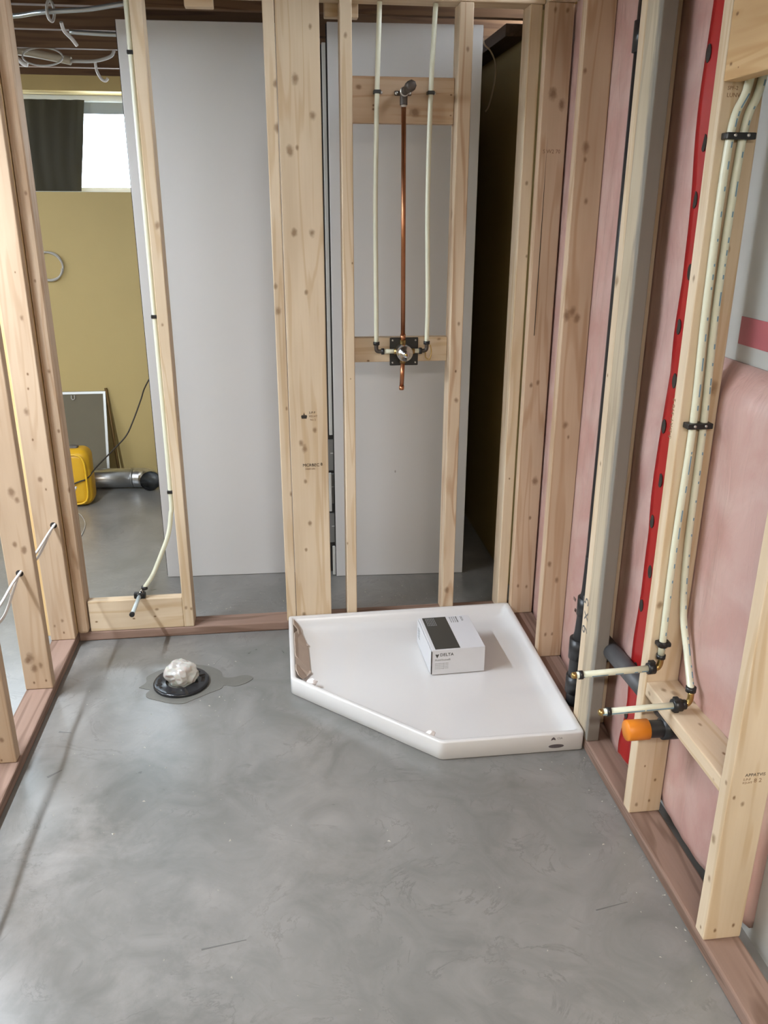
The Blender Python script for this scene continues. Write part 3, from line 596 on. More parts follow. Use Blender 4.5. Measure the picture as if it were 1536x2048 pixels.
riser('milky plastic riser pipe right of the copper pipe', [(-.353, .030, 2.19), (-.363, .030, 1.936), (-.367, .026, 1.605), (-.360, .022, 1.271), (-.361, .022, 1.120)], -1, -.420, True)
for x_, lb in ((-.541, 'black pipe clip on the riser left of the shower elbow'), (-.363, 'black pipe clip on the riser right of the shower elbow')):
    cl = empty('pipe_clip', (x_, .0508, 1.935))
    bm = bmesh.new(); bbox(bm, x_-.0115, x_+.0115, .019, .0508, 1.929, 1.940, .002); mk('strap', bm, M_blk, cl, (x_, .035, 1.935))
    turned('nail', [(.0001, -.004), (.0045, -.004), (.0045, 0), (.0001, 0)], (x_+.016, .0505, 1.9345), M_solder, cl, 'y', 12)
    tag(cl, lb, 'clip')
# shower valve with copper riser
sv = empty('shower_valve', (-.4435, .05, 1.088))
bm = bmesh.new(); bbox(bm, -.492, -.388, .0455, .0505, 1.037, 1.138, .003)
pl = mk('mounting_plate', bm, M_blk, sv, (-.44, .048, 1.088))
for dx in (-.042, .042):
    for dz in (-.040, .040):
        turned('screw', [(.0001, -.002), (.0035, -.002), (.0035, 0), (.0001, 0)], (-.44+dx, .0455, 1.088+dz), M_solder, pl, 'y', 10)
bm = bmesh.new(); sweep(bm, [(-.480, .022, 1.092), (-.405, .022, 1.092)], .010, 14); sweep(bm, [(-.4475, .022, 1.050), (-.4475, .022, 1.132)], .0105, 14)
lathe(bm, [(.0001, .046), (.024, .046), (.024, 0), (.020, -.012), (.0001, -.012)], (-.4475, 0, 1.092), 'y', 20)
mk('valve_body', bm, M_brass, sv, (-.4475, .022, 1.092), True)
turned('cartridge_cover', [(.0001, .03), (.027, .03), (.0285, .022), (.0285, -.020), (.025, -.030), (.0135, -.034), (.012, -.048), (.0001, -.050)], (-.4475, -.012, 1.093), M_chrome, sv, 'y', 28)
turned('stem_screw', [(.0001, -.004), (.005, -.004), (.005, 0), (.0001, 0)], (-.4475, -.062, 1.093), M_brass, sv, 'y', 12)
tube('riser_pipe', [(-.4475, .024, 1.13), (-.4535, .024, 1.905)], .0079, M_copper, sv, 16, False)
ring('solder_joint', (-.4476, .024, 1.142), 'z', .0098, .022, M_copper, sv)
tube('outlet_pipe', [(-.4475, .024, 1.052), (-.4505, .024, .962)], .0079, M_copper, sv, 16, False)
turned('outlet_cap', [(.0001, -.016), (.0075, -.015), (.0094, -.011), (.0094, 0), (.005, 0)], (-.4506, .024, .966), M_copper, sv, 'z', 16)
ring('solder_joint', (-.4534, .024, 1.897), 'z', .0098, .014, M_solder, sv)
bm = bmesh.new(); sweep(bm, catmull([(-.4536, .024, 1.896), (-.4538, .024, 1.918), (-.4538, .016, 1.932), (-.4538, -.004, 1.935)], 6), .0125, 16)
bbox(bm, -.482, -.4255, .040, .0508, 1.926, 1.940, .003); sweep(bm, [(-.4538, .024, 1.932), (-.4538, .046, 1.932)], .012, 12)
mk('ear_elbow', bm, M_iron, sv, (-.454, .02, 1.93), True)
for dx in (-.022, .022): turned('screw', [(.0001, -.003), (.0052, -.003), (.0052, 0), (.0001, 0)], (-.4538+dx, .040, 1.933), M_solder, sv, 'y', 12)
ring('collar', (-.4538, .004, 1.934), 'y', .0150, .010, M_solder, sv)
tube('nipple', [(-.4538, -.004, 1.935), (-.4535, -.085, 1.935)], .0105, M_iron, sv, 16, False)
turned('nipple_cap', [(.0001, -.055), (.012, -.055), (.0165, -.050), (.0165, 0), (.010, 0)], (-.4535, -.085, 1.935), M_iron, sv, 'y', 8)
tag(sv, 'shower valve on a black plate with copper riser and capped dark nipple', 'shower valve')

# ------------------------------------------------------------------ corner shower base
poly = [(-.897, -.004), (-.897, -.468), (-.452, -.891), (-.003, -.891), (-.006, -.003)]
hts = [.064, .064, .065, .066, .073]
def offset(pl_, d):
    n = len(pl_); res = []
    for i in range(n):
        p0, p1, p2 = Vector(pl_[i-1]), Vector(pl_[i]), Vector(pl_[(i+1) % n])
        e1, e2 = (p1-p0).normalized(), (p2-p1).normalized()
        n1, n2_ = Vector((-e1.y, e1.x)), Vector((-e2.y, e2.x)); bis = (n1+n2_).normalized()
        res.append(tuple(p1+bis*(d/bis.dot(n1))))
    return res
def rounded(pl_, hs, r, seg=5):
    out = []; n = len(pl_)
    for i in range(n):
        p0, p1, p2 = Vector(pl_[i-1]), Vector(pl_[i]), Vector(pl_[(i+1) % n])
        a = p1+(p0-p1).normalized()*r; c = p1+(p2-p1).normalized()*r
        for k in range(seg+1):
            t = k/seg; q = a*(1-t)**2+p1*2*t*(1-t)+c*t*t; out.append((q.x, q.y, hs[i]))
    return out
bm = bmesh.new(); loops = []
for d, hf, ho, rr_ in ((.004, 0, 0, .010), (0, 0, .004, .012), (0, 1, -.005, .012), (.0015, 1, -.0015, .012), (.005, 1, 0, .012), (.013, 1, 0, .012), (.0165, 1, -.002, .012), (.020, 1, -.008, .014), (.030, .55, 0, .02), (.044, .35, .003, .03), (.062, 0, .0225, .04), (.075, 0, .0205, .045), (.22, 0, .019, .05)):
    loops.append([bm.verts.new((x_, y_, h_*hf+ho)) for x_, y_, h_ in rounded(offset(poly, d), hts, rr_)])
for A, B in zip(loops, loops[1:]):
    n = len(A)
    for i in range(n): bm.faces.new((A[i], A[(i+1) % n], B[(i+1) % n], B[i]))
bm.faces.new(loops[0][::-1]); bm.faces.new(loops[-1])
base = mk('shower_tray', bm, M_white, None, (-.45, -.45, 0), True)
tag(base, 'white five-sided corner shower base lying on the concrete floor', 'shower base')
M_logo = plain('dark_grey_print', (0.09, 0.075, 0.08), .6)
bm = bmesh.new(); prism(bm, [(-.091+.0245*math.cos(a*math.pi/12)+.004*math.sin(a*math.pi/12)*0, .0215+.0066*math.sin(a*math.pi/12)) for a in range(24)], 'y', -.8917, -.8905); mk('printed_logo', bm, M_logo, base, (-.091, -.891, .0215))
bm = bmesh.new(); prism(bm, [(-.109, .043), (-.1015, .046), (-.094, .043), (-.096, .050), (-.1015, .055), (-.107, .050)], 'y', -.8917, -.8905); mk('printed_logo', bm, M_logo, base, (-.101, -.891, .049))
text('printed_words', 'CSA', .0095, (-.090, -.8908, .046), FX, FZ, M_logo, base)
# cardboard protector strip with notches along the left inner side of the base
M_card = plain('beige_cardboard', (0.40, 0.315, 0.255), 0.8, var=.1, vscale=30)
out = [(-.035, 1.0), (-.075, 1.0), (-.085, .55), (-.125, .45), (-.14, .95), (-.165, 1.0), (-.30, 1.0), (-.315, .95), (-.325, .5), (-.365, .5), (-.375, .98), (-.41, 1.0), (-.435, .75), (-.435, .25), (-.41, -.15), (-.385, -.55), (-.372, -.6), (-.365, .0), (-.20, .0), (-.19, -.55), (-.175, -.5), (-.165, .05), (-.06, .25), (-.04, .7)]
bm = bmesh.new(); A, B = [], []
for y_, s in out:
    s_ = max(s, 0); x_ = -.848-.031*s_ + (0.036*(-s) if s < 0 else 0); z_ = .0265+.0345*s_
    A.append(bm.verts.new((x_, y_, z_))); B.append(bm.verts.new((x_+.003, y_, z_+.003)))
fA = bm.faces.new(A); fB = bm.faces.new(B[::-1])
for i in range(len(A)): j = (i+1) % len(A); bm.faces.new((A[i], A[j], B[j], B[i]))
bmesh.ops.triangulate(bm, faces=[fA, fB])
tag(mk('cardboard_protector', bm, M_card, None, (-.86, -.23, .026)), 'notched beige cardboard strip inside the left rim of the shower base', 'cardboard')
def chip(name, label, c, s, mat, seed, cat):
    bm = bmesh.new(); bmesh.ops.create_icosphere(bm, subdivisions=2, radius=1)
    for v in bm.verts:
        f = 1+.35*noise.noise(v.co*2.3+Vector((seed, 0, 0))); v.co = Vector((v.co.x*s[0]*f, v.co.y*s[1]*f, v.co.z*s[2]*f))+Vector(c)
    return tag(mk(name, bm, mat, None, tuple(c)), label, cat)
M_foam = plain('white_foam', (.8, .76, .74), .7)
chip('foam_scrap', 'small white foam scrap at the left corner of the shower base', (-.826, -.478, .048), (.020, .015, .012), M_foam, 4, 'scrap')
chip('foam_scrap', 'small white foam scrap at the front inner corner of the shower base', (-.474, -.826, .052), (.016, .012, .012), M_foam, 9, 'scrap')

# ------------------------------------------------------------------ cardboard valve box on the shower base
M_boxw = plain('white_box_card', (.62, .62, .64), .5, var=.02)
M_boxd = plain('charcoal_print', (.045, .043, .038), .45)
M_boxt = plain('grey_print', (.28, .28, .28), .6)
bx = empty('faucet_box', (-.310, -.313, .0205))
X0, X1, Y0, Y1, Z0, Z1 = -.098, .098, -.123, .123, .0225, .1215
def bl(name, *a, mat=M_boxw, bev=.0012):
    bm = bmesh.new(); bbox(bm, *a, bev); me = bpy.data.meshes.new(name); bm.to_mesh(me); bm.free(); me.materials.append(mat)
    o = bpy.data.objects.new(name, me); COL.objects.link(o); o.parent = bx; o.location = (0, 0, 0); return o
zb = -.0205
bl('carton_body', X0+.003, X1, Y0, Y1, Z0+zb, Z1+zb-.002)
bl('lid_panel', X0+.004, X1, Y0, Y1-.001, Z1+zb-.0018, Z1+zb)
bl('lid_flap', X0-.001, X0+.0022, Y0+.004, Y1-.002, Z0+zb+.001, Z1+zb-.004)
bl('flap_gap', X0+.0023, X0+.0042, Y0-.0006, Y0+.004, Z0+zb+.003, Z1+zb-.006, mat=M_hole, bev=0)
bl('printed_panel', X0+.016, X0+.106, Y0+.004, Y1-.004, Z1+zb-.0002, Z1+zb+.0005, mat=M_boxd, bev=0)
def btext(body, size, loc, xd, yd, mat, nm='printed_words', align='LEFT'):
    o = text(nm, body, size, (0, 0, 0), xd, yd, mat, bx, align); o.location = loc
btext('DELTA', .0165, (X0+.032, Y0-.0004, Z1+zb-.026), FX, FZ, M_boxd)
bm = bmesh.new(); prism(bm, [(X0+.0155, .0905), (X0+.0175, .0925), (X0+.022, .0905), (X0+.0265, .0925), (X0+.0285, .0905), (X0+.022, .077)], 'y', Y0-.0007, Y0+.0005)
bmesh.ops.translate(bm, verts=bm.verts[:], vec=(0, 0, -.0085)); me = bpy.data.meshes.new('printed_logo'); bm.to_mesh(me); bm.free(); me.materials.append(M_boxd)
lo = bpy.data.objects.new('printed_logo', me); COL.objects.link(lo); lo.parent = bx
btext('MultiChoice\u00ae', .0100, (X0+.014, Y0-.0004, Z1+zb-.044), FX, FZ, M_boxt)
for i in range(4): btext('universal rough valve', .0058, (X0+.014, Y0-.0004, Z1+zb-.056-i*.0068), FX, FZ, plain('light_print', (.45, .45, .45), .6))
for i in range(6): btext('mixing valve body rough', .0060, (X0+.026+i*.0062, Y1-.010, Z1+zb+.0007), (0, -1, 0), (1, 0, 0), M_boxt)
for i in range(4): btext('INSTALLATION', .0065, (X0+.118+i*.0080, Y1-.008, Z1+zb+.0003), (0, -1, 0), (1, 0, 0), M_boxt if i < 3 else M_boxd)
btext('DELTA', .012, (X0+.160, Y1-.008, Z1+zb+.0003), (0, -1, 0), (1, 0, 0), M_boxt)
for i in range(4): btext('rough valve', .0075, (X0-.0014, Y1-.02, Z1+zb-.030-i*.011), (0, -1, 0), (0, 0, 1), M_boxt)
bx.rotation_euler = (0, 0, math.radians(2.0))
tag(bx, 'white cardboard faucet box with a charcoal printed top on the shower base', 'box')

# ------------------------------------------------------------------ toilet flange
tf = empty('toilet_flange', (-1.280, -.355, 0))
bm = bmesh.new(); seg = 56; cx, cy = -1.280, -.355
prof = [(.052, 0), (.0945, 0), (.0965, .004), (.0965, .010), (.094, .0135), (.088, .0140), (.060, .0130), (.055, .0150), (.052, .0150)]
rings = [[bm.verts.new((cx+r*math.cos(2*math.pi*k/seg), cy+r*math.sin(2*math.pi*k/seg), h)) for k in range(seg)] for r, h in prof]
for A, B in zip(rings, rings[1:]+rings[:1]):
    for k in range(seg): bm.faces.new((A[k], A[(k+1) % seg], B[(k+1) % seg], B[k]))
mk('flange_ring', bm, plain('glossy_black_abs', (.014, .015, .018), .2), tf, (cx, cy, 0), True)
def slot(a0, a1, r0, r1, nm='bolt_slot'):
    bm = bmesh.new(); P = [(r0, a0), (r0, a1), (r1, a1), (r1, a0)]; pts = []
    n = 6
    pts += [(cx+r0*math.cos(math.radians(a0+(a1-a0)*i/n)), cy+r0*math.sin(math.radians(a0+(a1-a0)*i/n))) for i in range(n+1)]
    pts += [(cx+r1*math.cos(math.radians(a1+(a0-a1)*i/n)), cy+r1*math.sin(math.radians(a1+(a0-a1)*i/n))) for i in range(n+1)]
    prism(bm, pts, 'z', .0128, .0145); mk(nm, bm, M_hole, tf, (cx, cy, .0135))
slot(168, 190, .070, .082); slot(192, 200, .066, .086); slot(205, 214, .072, .080); slot(-12, 12, .070, .082); slot(40, 55, .074, .081); slot(17, 25, .066, .086); slot(250, 262, .074, .080); slot(285, 291, .055, .097)
tag(tf, 'black round toilet flange set in the concrete floor', 'flange')
m, nt, b = newmat('crumpled_clear_plastic'); b.inputs['Base Color'].default_value = (.62, .60, .56, 1); b.inputs['Roughness'].default_value = .22; b.inputs['Transmission Weight'].default_value = .25; b.inputs['Subsurface Weight'].default_value = .2
M_bag = m
bm = bmesh.new(); bmesh.ops.create_icosphere(bm, subdivisions=5, radius=1)
for v in bm.verts:
    q = v.co.copy(); f = 1+.20*noise.noise(q*1.6+Vector((3, 1, 2)))-.16*abs(noise.noise(q*2.2+Vector((1, 5, 2))))
    v.co = Vector((q.x*.056*f, q.y*.050*f, max(q.z, -.75)*.052*f+.040))+Vector((-1.279, -.350, 0))
tag(mk('plastic_bag', bm, M_bag, None, (-1.279, -.350, .0)), 'crumpled clear plastic bag stuffed into the toilet flange', 'bag')
# fresh mortar around the flange, debris on the slab
M_mortar = plain('damp_mortar', (.135, .130, .115), .5, var=.15, vscale=30)
pts = [(-1.425, -.365), (-1.405, -.335), (-1.408, -.30), (-1.39, -.275), (-1.35, -.245), (-1.28, -.225), (-1.20, -.245), (-1.15, -.285), (-1.135, -.33), (-1.10, -.335), (-1.06, -.325), (-1.03, -.345), (-1.05, -.375), (-1.09, -.395), (-1.13, -.385), (-1.14, -.405), (-1.18, -.43), (-1.23, -.465), (-1.265, -.485), (-1.31, -.475), (-1.35, -.455), (-1.385, -.435), (-1.395, -.41), (-1.385, -.385), (-1.40, -.378)]
bm = bmesh.new(); sm = [tuple(v)[:2] for v in catmull([(x_, y_, 0) for x_, y_ in pts+[pts[0]]], 4)][:-1]; prism(bm, sm, 'z', -.004, .0016)
mo = mk('mortar_patch', bm, M_mortar, None, (-1.28, -.36, 0)); mo.parent = floor; mo.location = Vector((-1.28, -.36, 0))-floor.location
def scratch(a, c, wd):
    A, B = Vector((*a, 0)), Vector((*c, 0)); t = (B-A).normalized(); s = Vector((-t.y, t.x, 0))*wd
    bm = bmesh.new(); prism(bm, [tuple((A+s)[:2]), tuple((A-s)[:2]), tuple((B-s*.4)[:2]), tuple((B+s*.4)[:2])], 'z', -.002, .0005)
    o = mk('scuff_mark', bm, plain('dark_scuff', (.13, .125, .12), .7), None, (A.x, A.y, 0)); o.parent = floor; o.location = Vector((A.x, A.y, 0))-floor.location
scratch((-.19, -1.50), (-.105, -1.485), .0016); scratch((-1.12, -1.50), (-1.02, -1.485), .002); scratch((-1.64, -.60), (-1.60, -.61), .003); scratch((-1.62, -.83), (-1.585, -.80), .004)
bm = bmesh.new(); rnd = random.Random(5)
for i in range(330):
    if i < 70: x_, y_ = rnd.uniform(-1.65, -.05), rnd.uniform(-2.1, -.9)
    elif i < 200: x_, y_ = rnd.uniform(-1.3, -.05), rnd.uniform(.1, .46)
    elif i < 260: x_, y_ = -rnd.random()**3*.12-.004, rnd.uniform(-2.0, -.9)
    else: x_, y_ = rnd.uniform(-1.66, -.95), rnd.uniform(-.9, -.02)
    s = rnd.uniform(.0012, .0032) if i % 9 else rnd.uniform(.003, .0055)
    a = rnd.uniform(0, 6.28); c_, s_ = math.cos(a), math.sin(a)
    vs_ = [bm.verts.new((x_+s*(px*c_-py*s_*.5), y_+s*(px*s_+py*c_*.5), pz*s*.6)) for px, py, pz in ((-1, -1, 0), (1.2, -.8, 0), (.3, 1.2, 0), (0, 0, 1))]
    for f in ((0, 1, 2), (0, 3, 1), (1, 3, 2), (2, 3, 0)): bm.faces.new([vs_[q] for q in f])
de = mk('floor_debris', bm, plain('pale_sawdust', (.42, .40, .35), .8), None, (-.8, -.8, 0)); de['kind'] = 'stuff'
tag(de, 'pale sawdust and plaster crumbs scattered over the concrete floor', 'debris')

# ------------------------------------------------------------------ white panels behind the wall
M_panel = plain('white_melamine', (.615, .605, .60), .38, var=.015, vscale=2)
M_panele = plain('dark_panel_edge', (.02, .016, .013), .7)
def cabinet(label, p0, p1, depth, h):
    d = Vector((p1[0]-p0[0], p1[1]-p0[1], 0)); L = d.length
    c = empty('tall_cabinet', (p0[0], p0[1], 0)); c.rotation_euler = (0, 0, math.atan2(d.y, d.x))
    def pt(nm, a, mat=M_panel, bev=.0015):
        bm = bmesh.new(); bbox(bm, *a, bev); me = bpy.data.meshes.new(nm); bm.to_mesh(me); bm.free(); me.materials.append(mat)
        o = bpy.data.objects.new(nm, me); COL.objects.link(o); o.parent = c; return o
    pt('back_panel', (0, L, 0, .016, .001, h)); pt('edge_band', (-.005, L+.004, .0162, .020, .003, h-.003), M_panele, 0)
    pt('side_panel', (.004, .020, .0202, depth, .001, h-.002)); pt('side_panel', (L-.020, L-.004, .0202, depth, .001, h-.002))
    pt('top_panel', (.0202, L-.0202, .0202, depth, h-.020, h-.004)); pt('bottom_panel', (.0202, L-.0202, .0202, depth, .02, .036))
    pt('front_panel', (.004, L-.004, depth+.0005, depth+.018, .001, h-.002))
    tag(c, label, 'cabinet', None); return c
cabinet('large plain white cabinet standing behind the left half of the stud wall', (-1.433, .566), (-.7075, .546), .50, 2.217)
c2 = cabinet('narrower plain white cabinet standing behind the shower valve', (-.6725, .487), (-.095, .460), 1.66, 2.214)  # unseen depth stretched back to keep window light out of the corridor
bm = bmesh.new(); bbox(bm, .262, .267, -.0006, .0005, .490, .500); me = bpy.data.meshes.new('sticker'); bm.to_mesh(me); bm.free(); me.materials.append(plain('grey_sticker', (.33, .31, .29), .6))
o = bpy.data.objects.new('sticker', me); COL.objects.link(o); o.parent = c2
M_grey = plain('grey_metal_rail', (.17, .165, .155), .5)
ur = empty('notched_upright', (-.687, .52, 0))
M_rail = plain('pale_rail', (.50, .49, .46), .5)
for a in ((-.692, -.678, .66, 2.15), (-.698, -.6865, .311, .488), (-.687, -.675, .002, .141)): box('rail', a[0], a[1], .500, .514, a[2], a[3], M_rail, ur, .002)
for a in ((-.700, -.674, .495, .634), (-.688, -.674, .341, .480), (-.700, -.674, .155, .293)):
    g = box('bracket', a[0], a[1], .5175, .532, a[2], a[3], M_grey, ur, .002)
    zz = (a[2]+a[3])/2+.01; box('slot', a[1]-.014, a[1]-.001, .5165, .5185, zz-.002, zz+.002, M_rail, g, 0)
box('spine', -.7005, -.674, .545, .557, .002, 2.15, M_panele, ur, .001)
tag(ur, 'narrow grey and white notched upright in the dark gap between the white cabinets', 'upright')

# ------------------------------------------------------------------ far room on the left
# curtain
bm = bmesh.new(); nx, nz = 60, 20; F, B = [], []
for j in range(nz+1):
    z = 1.660+(2.135-1.660)*j/nz; fr, bk = [], []
    for i in range(nx+1):
        t = i/nx; x_ = -2.27+(.285+.070*j/nz)*t
        y_ = 2.335+.006*math.sin(t*26+.8*math.sin(j*.15))*(.5+.5*(j/nz))+.01*noise.noise(Vector((t*5, j*.15, 1)))
        fr.append(bm.verts.new((x_, y_, z))); bk.append(bm.verts.new((x_, y_+.002, z)))
    F.append(fr); B.append(bk)
for j in range(nz):
    for i in range(nx):
        bm.faces.new((F[j][i], F[j][i+1], F[j+1][i+1], F[j+1][i])); bm.faces.new((B[j][i], B[j+1][i], B[j+1][i+1], B[j][i+1]))
    bm.faces.new((F[j][0], F[j+1][0], B[j+1][0], B[j][0])); bm.faces.new((F[j][nx], B[j][nx], B[j+1][nx], F[j+1][nx]))
m, nt, b = newmat('dark_olive_curtain_cloth'); b.inputs['Base Color'].default_value = (.055, .052, .038, 1); b.inputs['Roughness'].default_value = .85
tl = nt.nodes.new('ShaderNodeBsdfTranslucent'); tl.inputs[0].default_value = (.03, .032, .025, 1); mxs = nt.nodes.new('ShaderNodeMixShader'); mxs.inputs[0].default_value = .18
nt.links.new(b.outputs[0], mxs.inputs[1]); nt.links.new(tl.outputs[0], mxs.inputs[2]); nt.links.new(mxs.outputs[0], nt.nodes['Material Output'].inputs[0])
tag(mk('curtain', bm, m, None, (-2.19, 2.335, 1.66), True), 'dark olive curtain over the left half of the basement window', 'curtain')
# cable coil on the far wall
def loop(name, label, c, ax, ay, rx, ry, r, mat, turns=1, jit=0.0, cat='cable'):
    pts = []; n = 40*turns
    A, B = Vector(ax), Vector(ay); Nn = A.cross(B)
    for i in range(n):
        a = 2*math.pi*i/40; k = 1+jit*math.sin(i*.37); pts.append(Vector(c)+A*rx*k*math.cos(a)+B*ry*k*math.sin(a)+Nn*(.004*(i/40)))
    bm = bmesh.new(); sweep(bm, pts, r, 8); return tag(mk(name, bm, mat, None, tuple(c), True), label, cat)
M_cable = plain('grey_cable', (.42, .40, .37), .5)
loop('cable_coil', 'round coil of grey cable hanging on the yellow far wall', (-2.185, 2.188, 1.256), (1, 0, 0), (0, 0, 1), .078, .078, .0055, M_cable, 2, .03)
# leaning panel
lp = empty('framed_panel', (-2.15, 2.1, 0))
M_pf = plain('grey_aluminium', (.42, .42, .40), .4, metal=.5); M_pb = plain('olive_board', (.125, .105, .065), .7, var=.1, vscale=5)
def lean(x_, s, off=0): # s along the panel height
    return Vector((x_, 2.04+.145*s/.53+off, s*.965))
def leanbox(nm, xa, xb, sa, sb, ya, yb, mat, parent):
    bm = bmesh.new(); V = [bm.verts.new(lean(x_, s, o_)) for x_ in (xa, xb) for s in (sa, sb) for o_ in (ya, yb)]
    for f in ((0, 1, 3, 2), (4, 6, 7, 5), (0, 4, 5, 1), (2, 3, 7, 6), (0, 2, 6, 4), (1, 5, 7, 3)): bm.faces.new([V[i] for i in f])
    return mk(nm, bm, mat, parent, tuple(lean((xa+xb)/2, sa)))
leanbox('board', -2.43, -1.963, .014, .532, -.003, .004, M_pb, lp)
leanbox('frame_rail', -2.445, -1.948, .532, .546, -.008, .006, M_pf, lp); leanbox('frame_rail', -2.445, -1.948, .001, .0138, -.008, .006, M_pf, lp)
leanbox('frame_rail', -1.9628, -1.948, .0142, .5318, -.008, .006, M_pf, lp); leanbox('frame_rail', -2.445, -2.4302, .0142, .5318, -.008, .006, M_pf, lp)
bm = bmesh.new(); sweep(bm, catmull([(-2.146, 2.172, .508), (-2.147, 2.170, .490), (-2.138, 2.168, .482), (-2.129, 2.170, .490), (-2.130, 2.172, .508)], 5), .003, 8); mk('hanger_ring', bm, M_cable, lp, (-2.138, 2.17, .48), True)
tag(lp, 'grey framed olive board leaning against the yellow far wall', 'board')
tag(tube('wood_strip', [(-1.945, 2.190, .545), (-1.905, 2.120, .004)], .008, wood('dark_lath', 'z', (.20, .12, .04), (.14, .08, .025)), None, 4, False), 'thin dark wooden strip leaning beside the framed board', 'strip')
# yellow case
yc = empty('yellow_case', (-2.08, 1.66, 0))
M_yel = plain('yellow_plastic', (.60, .33, .012), .38, var=.05, vscale=6)
bm = bmesh.new(); bbox(bm, -2.215, -1.958, 1.575, 1.735, .0, .325, .05, 5); mk('shell', bm, M_yel, yc, (-2.08, 1.66, 0), True)
bm = bmesh.new(); rim = []
for i in range(48):
    a = 2*math.pi*i/48; cx_, sx_ = math.cos(a), math.sin(a); p_ = 5.0
    k_ = (abs(cx_)**p_+abs(sx_)**p_)**(-1/p_); rim.append((-2.086+.108*k_*cx_, 1.5735, .1625+.143*k_*sx_))
sweep(bm, rim, .0055, 8, True); mk('rim', bm, plain('bright_yellow_plastic', (.72, .42, .02), .35), yc, (-2.08, 1.574, .16), True)
box('handle', -2.12, -2.02, 1.635, 1.675, .318, .336, plain('grey_handle', (.10, .09, .08), .6), yc, .006)
tag(yc, 'yellow hard plastic case standing on the floor by the far wall', 'case')
# duct
du = empty('duct_pipe', (-1.9, 1.9, 0))
tube('straight_duct', [(-2.30, 1.93, .0605), (-1.765, 1.90, .0605)], .058, M_galv, du, 28, False)
for x_ in (-1.79, -1.775): ring('crimp_bead', (x_, 1.9013, .0605), 'x', .0598, .006, M_galv, du)
bm = bmesh.new()
path = catmull([(-1.775, 1.900, .061), (-1.725, 1.893, .061), (-1.690, 1.866, .061), (-1.676, 1.825, .061)], 8)
sweep(bm, path, .0595, 28, caps=False); ipath = path[::-1]; sweep(bm, [p for p in path], .0565, 28, caps=False)
mk('elbow', bm, M_galv, du, (-1.72, 1.88, .06), True)
bm = bmesh.new(); e1, e2 = path[-1], path[-1]+(path[-1]-path[-2]).normalized()*.004
sweep(bm, [e1+(e2-e1)*0.2+Vector((0, 0, 0)), e2], .0602, 28, caps=False); sweep(bm, [path[0]+(path[1]-path[0])*.3, path[0]+(path[1]-path[0])*.5], .0562, 28)
mk('elbow_rim', bm, M_galv, du, tuple(e1), True)
tag(du, 'shiny galvanized duct with an elbow lying by the far wall', 'duct')
# cables
def cable(name, label, pts, r, mat, seg=8, cat='cable', grp=None):
    return tag(tube(name, pts, r, mat, None, seg), label, cat, grp)
M_bcord = plain('dark_cord', (.035, .026, .018), .6)
cable('power_cord', 'thin dark cord drooping from behind the white cabinet to the yellow case', [(-1.55, 1.80, .78), (-1.655, 1.85, .62), (-1.690, 1.86, .54), (-1.745, 1.84, .415), (-1.79, 1.82, .335), (-1.865, 1.76, .265), (-1.935, 1.67, .205), (-1.975, 1.585, .165), (-2.01, 1.565, .155), (-2.10, 1.558, .125), (-2.22, 1.558, .105)], .0042, M_bcord)
cable('thin_wire', 'thin pale wire looping on the floor behind the left corner studs', [(-2.15, 1.50, .003), (-2.03, 1.48, .003), (-1.965, 1.36, .003), (-1.935, 1.22, .003), (-1.945, 1.05, .003), (-2.05, .95, .003)], .0022, M_cable)
cable('electric_cable', 'white electric cable through the left studs, lower of the two', [(-1.722, .30, .52), (-1.722, .02, .507), (-1.722, -.05, .503), (-1.729, -.10, .485), (-1.740, -.22, .452), (-1.746, -.34, .462), (-1.75, -.40, .470), (-1.753, -.46, .446), (-1.757, -.58, .405), (-1.76, -.74, .44), (-1.76, -.80, .46), (-1.76, -1.0, .40), (-1.76, -1.2, .44), (-1.76, -1.7, .42)], .0045, M_wire)
cable('electric_cable', 'white electric cable through the left studs, upper of the two', [(-1.716, .30, .53), (-1.716, .02, .512), (-1.716, -.05, .508), (-1.729, -.10, .492), (-1.744, -.22, .468), (-1.749, -.34, .476), (-1.745, -.40, .476), (-1.756, -.46, .462), (-1.766, -.58, .440), (-1.768, -.74, .46), (-1.766, -.80, .468), (-1.77, -1.0, .45), (-1.77, -1.2, .46), (-1.77, -1.7, .45)], .0042, M_wire)
cable('loose_wire', 'pale loose wire hanging in the dark corridor beside the white cabinet', [(-.060, .62, 2.20), (-.055, .60, 2.172), (-.030, .60, 2.150), (-.010, .60, 2.110), (-.008, .60, 2.06), (-.018, .60, 2.00), (-.030, .60, 1.955), (-.042, .60, 1.938)], .0032, plain('tan_wire', (.30, .24, .16), .5))
M_silver = plain('silver_armoured_cable', (.46, .50, .53), .35, metal=.8)
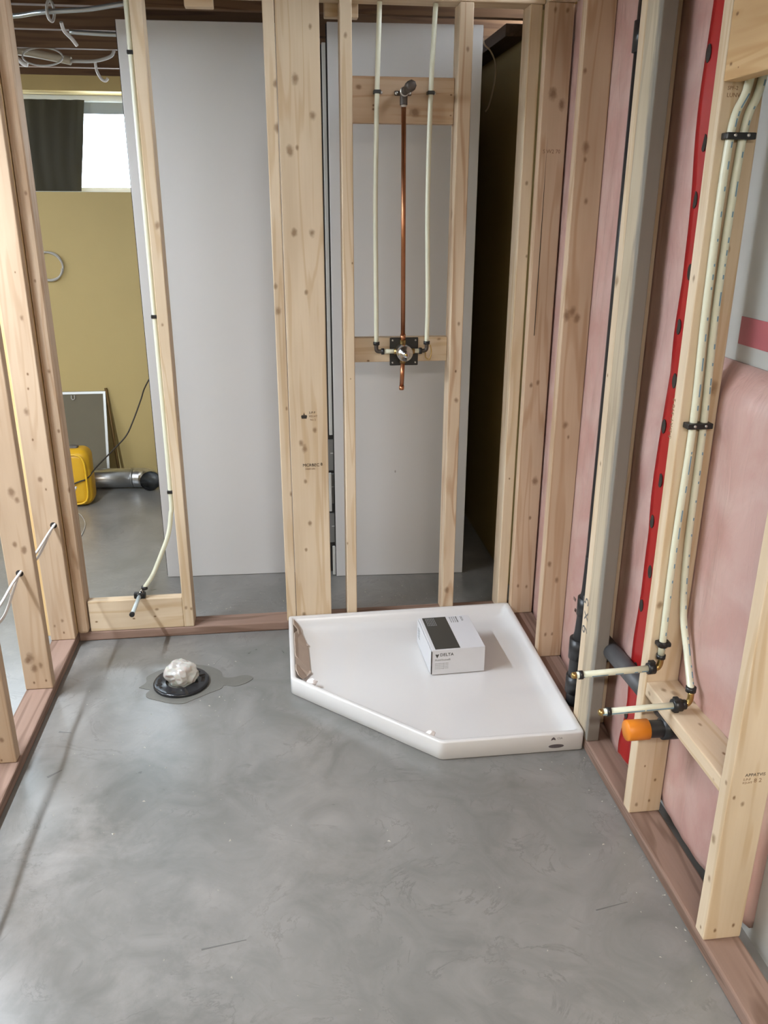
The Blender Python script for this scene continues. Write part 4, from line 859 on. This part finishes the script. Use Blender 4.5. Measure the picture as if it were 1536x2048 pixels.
cable('armoured_cable', 'silver armoured cable sagging under the nearest dark joist', [(-2.1, .50, 2.21), (-1.93, .50, 2.195), (-1.76, .47, 2.20), (-1.66, .40, 2.20), (-1.58, .38, 2.203), (-1.48, .36, 2.208), (-1.36, .33, 2.222)], .008, M_silver)
cable('conduit', 'silver conduit running along under the second dark joist', [(-1.635, .75, 2.203), (-1.50, .755, 2.20), (-1.30, .76, 2.20)], .0085, M_silver)
cable('cable_tail', 'short pale cable tail dangling at the left end of the silver conduit', [(-1.655, .72, 2.23), (-1.652, .74, 2.205), (-1.635, .78, 2.185), (-1.622, .80, 2.165)], .007, M_wire)
loop('cable_loop', 'pair of pale cable loops wrapped round the silver armoured cable', (-1.617, .385, 2.203), (.35, .3, 0), (0, .2, .95), .028, .034, .0045, M_cable, 2, .05)
loop('cable_ring', 'thin ring of cable hanging under the third dark joist', (-1.87, 1.30, 2.195), (1, 0, 0), (0, .35, .9), .085, .042, .004, M_cable, 1, .0)
cable('flex_hose', 'fat beige hose between the dark joists', [(-2.02, 1.42, 2.235), (-1.93, 1.38, 2.22), (-1.80, 1.345, 2.195), (-1.76, 1.34, 2.187)], .017, plain('beige_hose', (.30, .25, .18), .6))
cable('cable_tail', 'pale cable rising to the right from the end of the beige hose', [(-1.76, 1.34, 2.187), (-1.66, 1.345, 2.190), (-1.59, 1.35, 2.21), (-1.57, 1.35, 2.235)], .007, M_cable)
cable('cable_tail', 'short white cable hook below the joist nearest the far window', [(-1.745, 1.832, 2.26), (-1.74, 1.83, 2.215), (-1.72, 1.82, 2.178), (-1.70, 1.82, 2.170), (-1.688, 1.82, 2.182)], .007, M_wire)
jb = empty('junction_box', (-2.10, 1.44, 2.2))
box('box_body', -2.16, -2.05, 1.40, 1.48, 2.172, 2.2295, plain('grey_box', (.10, .105, .11), .5), jb, .006); box('box_cover', -2.155, -2.055, 1.392, 1.3998, 2.178, 2.225, plain('grey_cover', (.13, .13, .135), .45), jb, .003)
cable('cable_tail', 'lumpy pale cable end beside the grey junction box', [(-2.035, 1.38, 2.225), (-2.00, 1.36, 2.20), (-1.97, 1.35, 2.175), (-1.95, 1.35, 2.17)], .010, M_wire)
tag(jb, 'small grey junction box fixed under the joists beside the cable ring', 'junction box')
